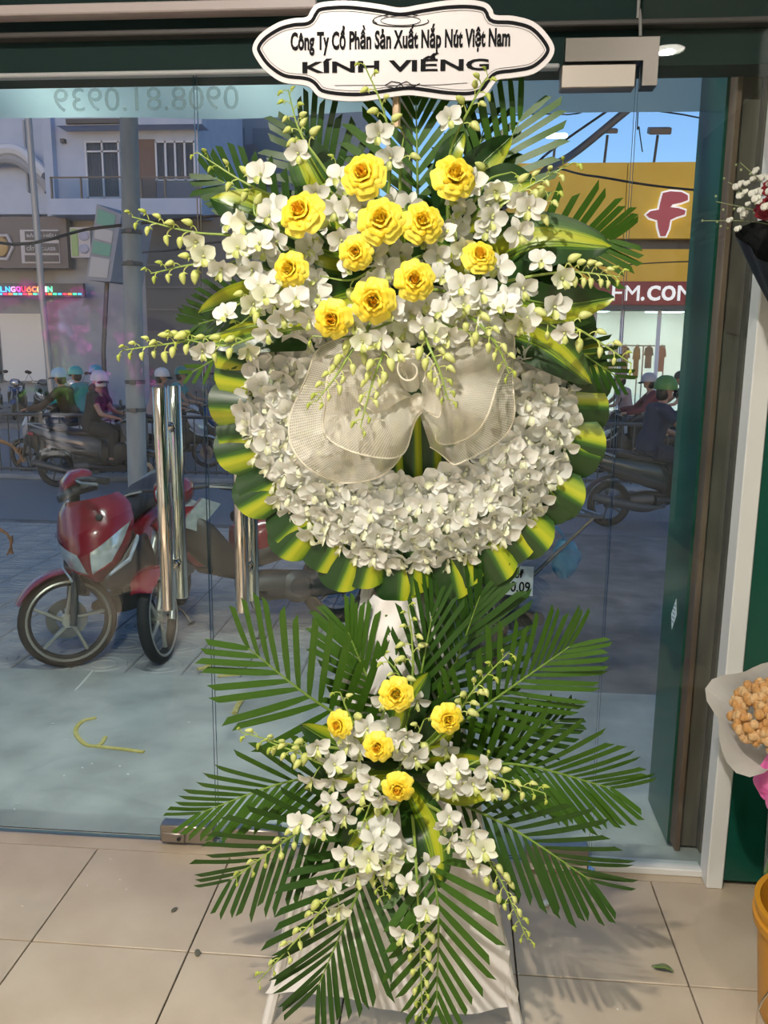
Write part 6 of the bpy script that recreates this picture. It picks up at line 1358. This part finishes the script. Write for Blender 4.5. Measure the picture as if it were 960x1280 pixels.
# --- yellow-orange bucket with wire handle
M_['bucket'] = mat('orange_plastic', (.60, .27, .02), .35, trans=.15); 
bk = thing('bucket', (.865, 1.74, 0), 'orange plastic bucket with a wire handle beside the green wall', 'bucket')
prof = [(.001, .004), (.125, .004), (.132, .02), (.148, .20), (.150, .24), (.162, .243), (.164, .262), (.157, .264), (.157, .278), (.162, .28), (.162, .292), (.150, .292), (.144, .20), (.128, .024), (.001, .02)]
b = MB(); b.lathe(prof, n=40, cap=False); b.build('pail', M_['bucket'], bk)
b = MB(); hp = bez([(-.10, -.13, .25), (-.175, -.12, .17), (-.19, -.13, .09), (-.14, -.17, .03), (-.03, -.205, .02), (.06, -.20, .05), (.12, -.12, .25)], 26); b.tube(hp, .0022, 6); hd_ = b.build('wire_handle', M_['chrome'], bk)
b = MB(); b.tube(hp[14:21], .009, 8); b.build('grip', M_['black'], hd_, org=(0, 0, 0))
# --- glass vase with wrapped bouquet and pink peony
vs = thing('glass_vase', (.93, 2.02, 0), 'tall clear glass vase behind the orange bucket', 'vase')
b = MB(); b.lathe([(.001, .01), (.10, .01), (.105, .02), (.112, .42), (.106, .42), (.098, .03), (.001, .025)], n=32, cap=False); b.build('vase', glass_mat('vase_glass', (.80, .84, .80), .06), vs)
b = MB(); b.lathe([(.001, .03), (.097, .03), (.103, .24), (.001, .24)], n=28, cap=False); b.build('water', glass_mat('vase_water', (.70, .76, .70), .03), vs)
wpap = mat('white_wrap', (.72, .69, .64), .55, trans=.3, bump=.3, bscale=18)
pc = onY(966, 905, 1.93); bq = thing('dried_bouquet', pc, 'bouquet of dried orange seed heads wrapped in white paper', 'bouquet')
def paper(u, v):
    a = 2*math.pi*u; r = .022+.110*v**.9*(1+.22*math.cos(4*a+.9)+.05*math.sin(7*a)); ax_ = Vector((-.45, -.62, .64)).normalized()
    R_ = zframe(ax_); return R_ @ Vector((r*math.cos(a), r*math.sin(a), -.16+.22*v+.02*math.cos(3*a)*v))
b = MB(); b.grid(paper, 36, 10); b.build('wrapping_paper', wpap, bq)
rg = random.Random(5); sm = MB(); sm.ell((0, 0, 0), (.010, .010, .011), 7, 5); seed_me = [sm.mesh('seed_head', mat('seed_%d' % k, c, .7, col2=c2, nscale=80)) for k, (c, c2) in enumerate([((.42, .20, .06), (.55, .30, .10)), ((.52, .30, .12), (.62, .42, .22))])]
R_ = zframe(Vector((-.45, -.62, .64)).normalized())
for k in range(190):
    a = rg.uniform(0, 6.28); r = .085*math.sqrt(rg.random()); h_ = .055+.045*(1-(r/.085)**2)+rg.uniform(-.012, .012)
    link('seed_head', rg.choice(seed_me), bq, xf(Matrix.Identity(3), R_ @ Vector((r*math.cos(a), r*math.sin(a), h_)), rg.uniform(.9, 1.3)))
b = MB(); b.tube([R_ @ Vector((0, 0, -.14)), R_ @ Vector((.0, -.0, -.20)), Vector((.10, .10, -.26)), Vector((.06, .09, -.45))], .009, 8); b.build('stem_bundle', M_['stem'], bq)
# pink peony: same petal idea as the roses, fuller
pk = mat('pink_petal', (.80, .12, .42), .5, trans=.25, col2=(.86, .25, .52), nscale=25)
pm_ = [rose_petal(r[1], r[2], r[3], r[4], r[5], 300+i).mesh('petal', pk, ang=180) for i, r in enumerate(RINGS)]
pn = onY(988, 980, 1.88); pe = thing('peony', pn, 'bright pink peony beside the wrapped seed bouquet', 'peony'); pe.rotation_mode = 'QUATERNION'; pe.rotation_quaternion = zframe(Vector((-.55, -.75, .35))).to_quaternion(); pe.scale = (1.9, 1.9, 1.9)
for i, r in enumerate(RINGS):
    for k in range(r[0]+1): link('petal', pm_[i], pe, xf(Quaternion((0, 0, 1), i*1.1+6.283*k/(r[0]+1)).to_matrix(), Vector((0, 0, 0))))
b = MB(); Qi = pe.rotation_quaternion.inverted().to_matrix(); b.tube(bez([(0, 0, 0), Qi @ Vector((.03, .03, -.03)), Qi @ Vector((.03, .06, -.13))], 8), .0018, 6); b.build('stem', M_['stem'], pe, org=(0, 0, 0))
# --- hanging bouquet of red roses and white baby's breath in black paper
pb_ = onY(1004, 290, 1.98); hb_ = thing('red_rose_bouquet', pb_, "bouquet of dark red roses and white baby's breath in black paper", 'bouquet')
bp = mat('black_wrap', (.012, .012, .013), .45, bump=.2)
ax_ = Vector((-.25, -.45, .86)).normalized(); R_ = zframe(ax_)
b = MB(); b.grid(lambda u, v: R_ @ Vector(((.03+.10*v**.8*(1+.18*math.cos(4*6.283*u+1)))*math.cos(6.283*u), (.03+.10*v**.8*(1+.18*math.cos(4*6.283*u+1)))*math.sin(6.283*u), -.24+.24*v)), 36, 8); b.build('wrapping_paper', bp, hb_)
rp_ = mat('red_petal', (.22, .008, .018), .5, trans=.12)
rme = [rose_petal(r[1], r[2], r[3], r[4], r[5], 500+i).mesh('petal', rp_, ang=180) for i, r in enumerate(RINGS)]
for k, (x, y, z) in enumerate([(-.05, .03, .085), (-.055, -.02, .06), (.02, -.02, .07), (.0, .06, .08), (.05, .04, .07)]):
    ro = empty('rose_head', (0, 0, 0), parent=hb_); ro.location = R_ @ Vector((x, y, z)); ro.rotation_mode = 'QUATERNION'; ro.rotation_quaternion = zframe(ax_+Vector((x*4, -.3, y*3))).to_quaternion()
    for i, r in enumerate(RINGS):
        for j in range(r[0]): link('petal', rme[i], ro, xf(Quaternion((0, 0, 1), i*1.1+6.283*j/r[0]).to_matrix(), Vector((0, 0, 0))))
wb = MB(); wb.ell((0, 0, 0), (.006, .006, .006), 6, 4); wb.ell((.006, .004, .003), (.005, .005, .005), 6, 4); wme = wb.mesh('white_floret', mat('floret', (.74, .74, .66), .6))
for k in range(110):
    a = rg.uniform(0, 6.283); r = .115*math.sqrt(rg.random()); link('white_floret', wme, hb_, xf(Matrix.Identity(3), R_ @ Vector((r*math.cos(a)*1.15-.03, r*math.sin(a), .05+rg.uniform(-.01, .08))), rg.uniform(.8, 1.4)))
for k in range(4):
    e_ = R_ @ Vector((-.20+.02*k, -.02+.03*k, .05+.03*k)); b = MB(); b.tube(bez([(0, 0, 0), e_*.5+Vector((0, 0, .01)), e_], 8), .0009, 4)
    for q in range(5): b.ell(e_*(.6+.1*q)+Vector((rg.uniform(-.012, .012), 0, rg.uniform(-.015, .015))), (.003, .003, .003), 5, 4)
    b.build('sprig', mat('sprig_%d' % k, (.30, .34, .16), .6), hb_)
b = MB(); b.tube(bez([R_ @ Vector((0, 0, -.22)), R_ @ Vector((.02, .02, -.26)), Vector((.06, 2.255-pb_.y, -.22)), Vector((.06, 2.256-pb_.y, -.05))], 10), .004, 6); b.build('hanging_hook', M_['grey_metal'], hb_)
# --- dried branches leaning in from the side (vase stands outside the view)
vb = thing('floor_vase', (-1.25, 1.45, 0), 'tall grey floor vase holding dried branches', 'vase')
b = MB(); b.lathe([(.001, .0), (.09, .0), (.12, .1), (.13, .25), (.08, .42), (.06, .5), (.075, .53), (.065, .53), (.05, .5), (.001, .45)], n=28, cap=False); b.build('vase', mat('stoneware', (.25, .25, .25), .5), vb)
M_['twig'] = mat('dry_twig', (.09, .055, .03), .8, col2=(.04, .025, .018), nscale=60)
for k, (tip, mid, lab) in enumerate([((30, 575, 1.45), (0, 553, 1.45), 'dried brown branch tip level with the passing scooter'), ((15, 690, 1.45), (-4, 662, 1.45), 'dried brown branch tip level with the parked scooter')]):
    b = MB(); P = bez([Vector((-1.25, 1.45, .35)), Vector((-1.22, 1.45, .9 if k == 0 else .8)), Vector((-1.08, 1.45, onY(*mid).z+.06)), onY(*mid), onY(*tip)], 26)
    P = [p+Vector((0, 0, .004*math.sin(i*1.7))) for i, p in enumerate(P)]; b.tube(P, [.0042+.0007*math.sin(i*2.1)-.00005*i for i in range(26)], 6)
    for i in (21, 23, 24): b.tube([P[i], P[i]+Vector((.006*(1 if i % 2 else -1), -.004, .010 if i % 2 else -.012))], [.003, .0015], 5)
    tag(b.build('dried_branch', M_['twig']), lab, 'branch', 'dried branches in the floor vase')
# --- purple moth orchids on a plant stand, mirrored in the glass door
po_ = thing('potted_orchid', (-2.0, .42, 0), 'potted purple moth orchid on a slim plant stand inside the shop', 'potted plant')
b = MB(); b.lathe([(.14, 0), (.14, .02), (.02, .03), (.02, .95), (.13, .97), (.13, .99)], n=24); b.build('plant_stand', M_['white_al'], po_)
b = MB(); b.lathe([(.07, .99), (.09, 1.0), (.11, 1.16), (.115, 1.16), (.115, 1.18), (.10, 1.18), (.09, 1.10), (.001, 1.10)], n=24); b.build('pot', M_['signw'], po_)
pur = [mat('purple_petal_%d' % k, c, .5, trans=.1) for k, c in enumerate([(.30, .02, .22), (.38, .03, .24), (.55, .40, .80)])]
pbl = [blossom_mesh('blossom', 600+k, 1.0, mats=[pur[k], pur[1]]) for k in range(3)]
for k, pts_ in enumerate([[(0, 0, 1.15), (.02, -.05, 1.55), (-.15, -.1, 1.80), (-.42, -.12, 1.70)], [(0, 0, 1.15), (.05, .03, 1.6), (.2, .08, 1.75), (.42, .1, 1.5), (.5, .1, 1.3)], [(0, 0, 1.15), (0, .05, 1.5), (.08, .1, 1.70), (.25, .15, 1.45), (.3, .15, 1.2)], [(0, 0, 1.15), (.1, .1, 1.6), (.35, .2, 1.72), (.68, .25, 1.55)]]):
    P = bez(pts_, 20); b = MB(); b.tube(P, .004, 6); stm = b.build('flower_stem', M_['ostem'], po_, org=(0, 0, 0))
    for i in range(6, 20):
        for q in range(2):
            nrm = Vector((rg.uniform(-.5, .5), 1, rg.uniform(-.5, .3))).normalized(); link('blossom', pbl[2 if k == 3 else rg.choice([0, 0, 1])], stm, xf(zframe(nrm), P[i]+Vector((rg.uniform(-.03, .03), .03*q, rg.uniform(-.04, .02))), rg.uniform(1.2, 1.6)))
for k in range(6):
    a = k*1.05; b = MB(); b.grid(lambda u, v: Vector((math.cos(a)*.26*v-math.sin(a)*(2*u-1)*.04*math.sin(math.pi*(.1+.88*v)), math.sin(a)*.26*v+math.cos(a)*(2*u-1)*.04*math.sin(math.pi*(.1+.88*v)), 1.16+.14*math.sin(2.4*v))), 4, 10); b.build('leaf', M_['palm'], po_, ang=180)
# --- unseen strip lamp added under the slab to lighten the apron
al = thing('apron_fill_lamp', (-.9, 2.80, 2.93), 'unseen strip lamp added under the slab to lighten the apron', 'lamp')
b = MB(); b.box((0, 0, -.012), (1.25, .05, .024), bev=.004); b.build('housing', M_['white_al'], al, smooth=False)
b = MB(); b.tube([(-.6, 0, -.03), (.6, 0, -.03)], .012, 8); b.build('tube', mat('apron_fill_tube', (1, 1, 1), .5, emit=(.95, 1, .95), es=8), al)
ld = bpy.data.lights.new('apron_fill_light', 'AREA'); ld.shape = 'RECTANGLE'; ld.size = 1.2; ld.size_y = .04; ld.energy = 36; ld.color = (.93, 1, .95)
lo = bpy.data.objects.new('apron_fill_light', ld); COL.objects.link(lo); lo.parent = al; lo.location = (0, 0, -.05); lo.rotation_euler = (math.radians(18), 0, 0)
# unseen lamp added to brighten the orchid reflection in the door glass
dl = thing('orchid_fill_lamp', (-2.55, 1.15, 0), 'unseen floor lamp with a black cone shade, added to brighten the mirrored purple orchids', 'lamp')
b = MB(); b.lathe([(.13, 0), (.13, .02), (.012, .03), (.012, 2.2), (.001, 2.21)], n=20); b.build('stand_pole', M_['black'], dl)
dd = (Vector((.55, -.72, -.75))).normalized(); hp_ = Vector((0, 0, 2.2))
b = MB(); b.lathe([(.02, -.06), (.03, -.05), (.075, .08), (.070, .08), (.025, -.045)], hp_+dd*.06, dd, 20, cap=False); b.build('shade', M_['black'], dl, org=(0, 0, 0))
b = MB(); b.ell(hp_+dd*.08, (.03, .03, .03), 12, 8); b.build('bulb', M_['led'], dl, org=(0, 0, 0))
ld = bpy.data.lights.new('orchid_fill_light', 'SPOT'); ld.energy = 900; ld.color = (1, .95, .9); ld.spot_size = math.radians(62); ld.spot_blend = .6; ld.shadow_soft_size = .04
lo = bpy.data.objects.new('orchid_fill_light', ld); COL.objects.link(lo); lo.parent = dl; lo.location = hp_+dd*.15; lo.rotation_mode = 'QUATERNION'; lo.rotation_quaternion = (-dd).to_track_quat('Z', 'Y')
for o in bpy.data.objects:
    if '_org' in o: del o['_org']
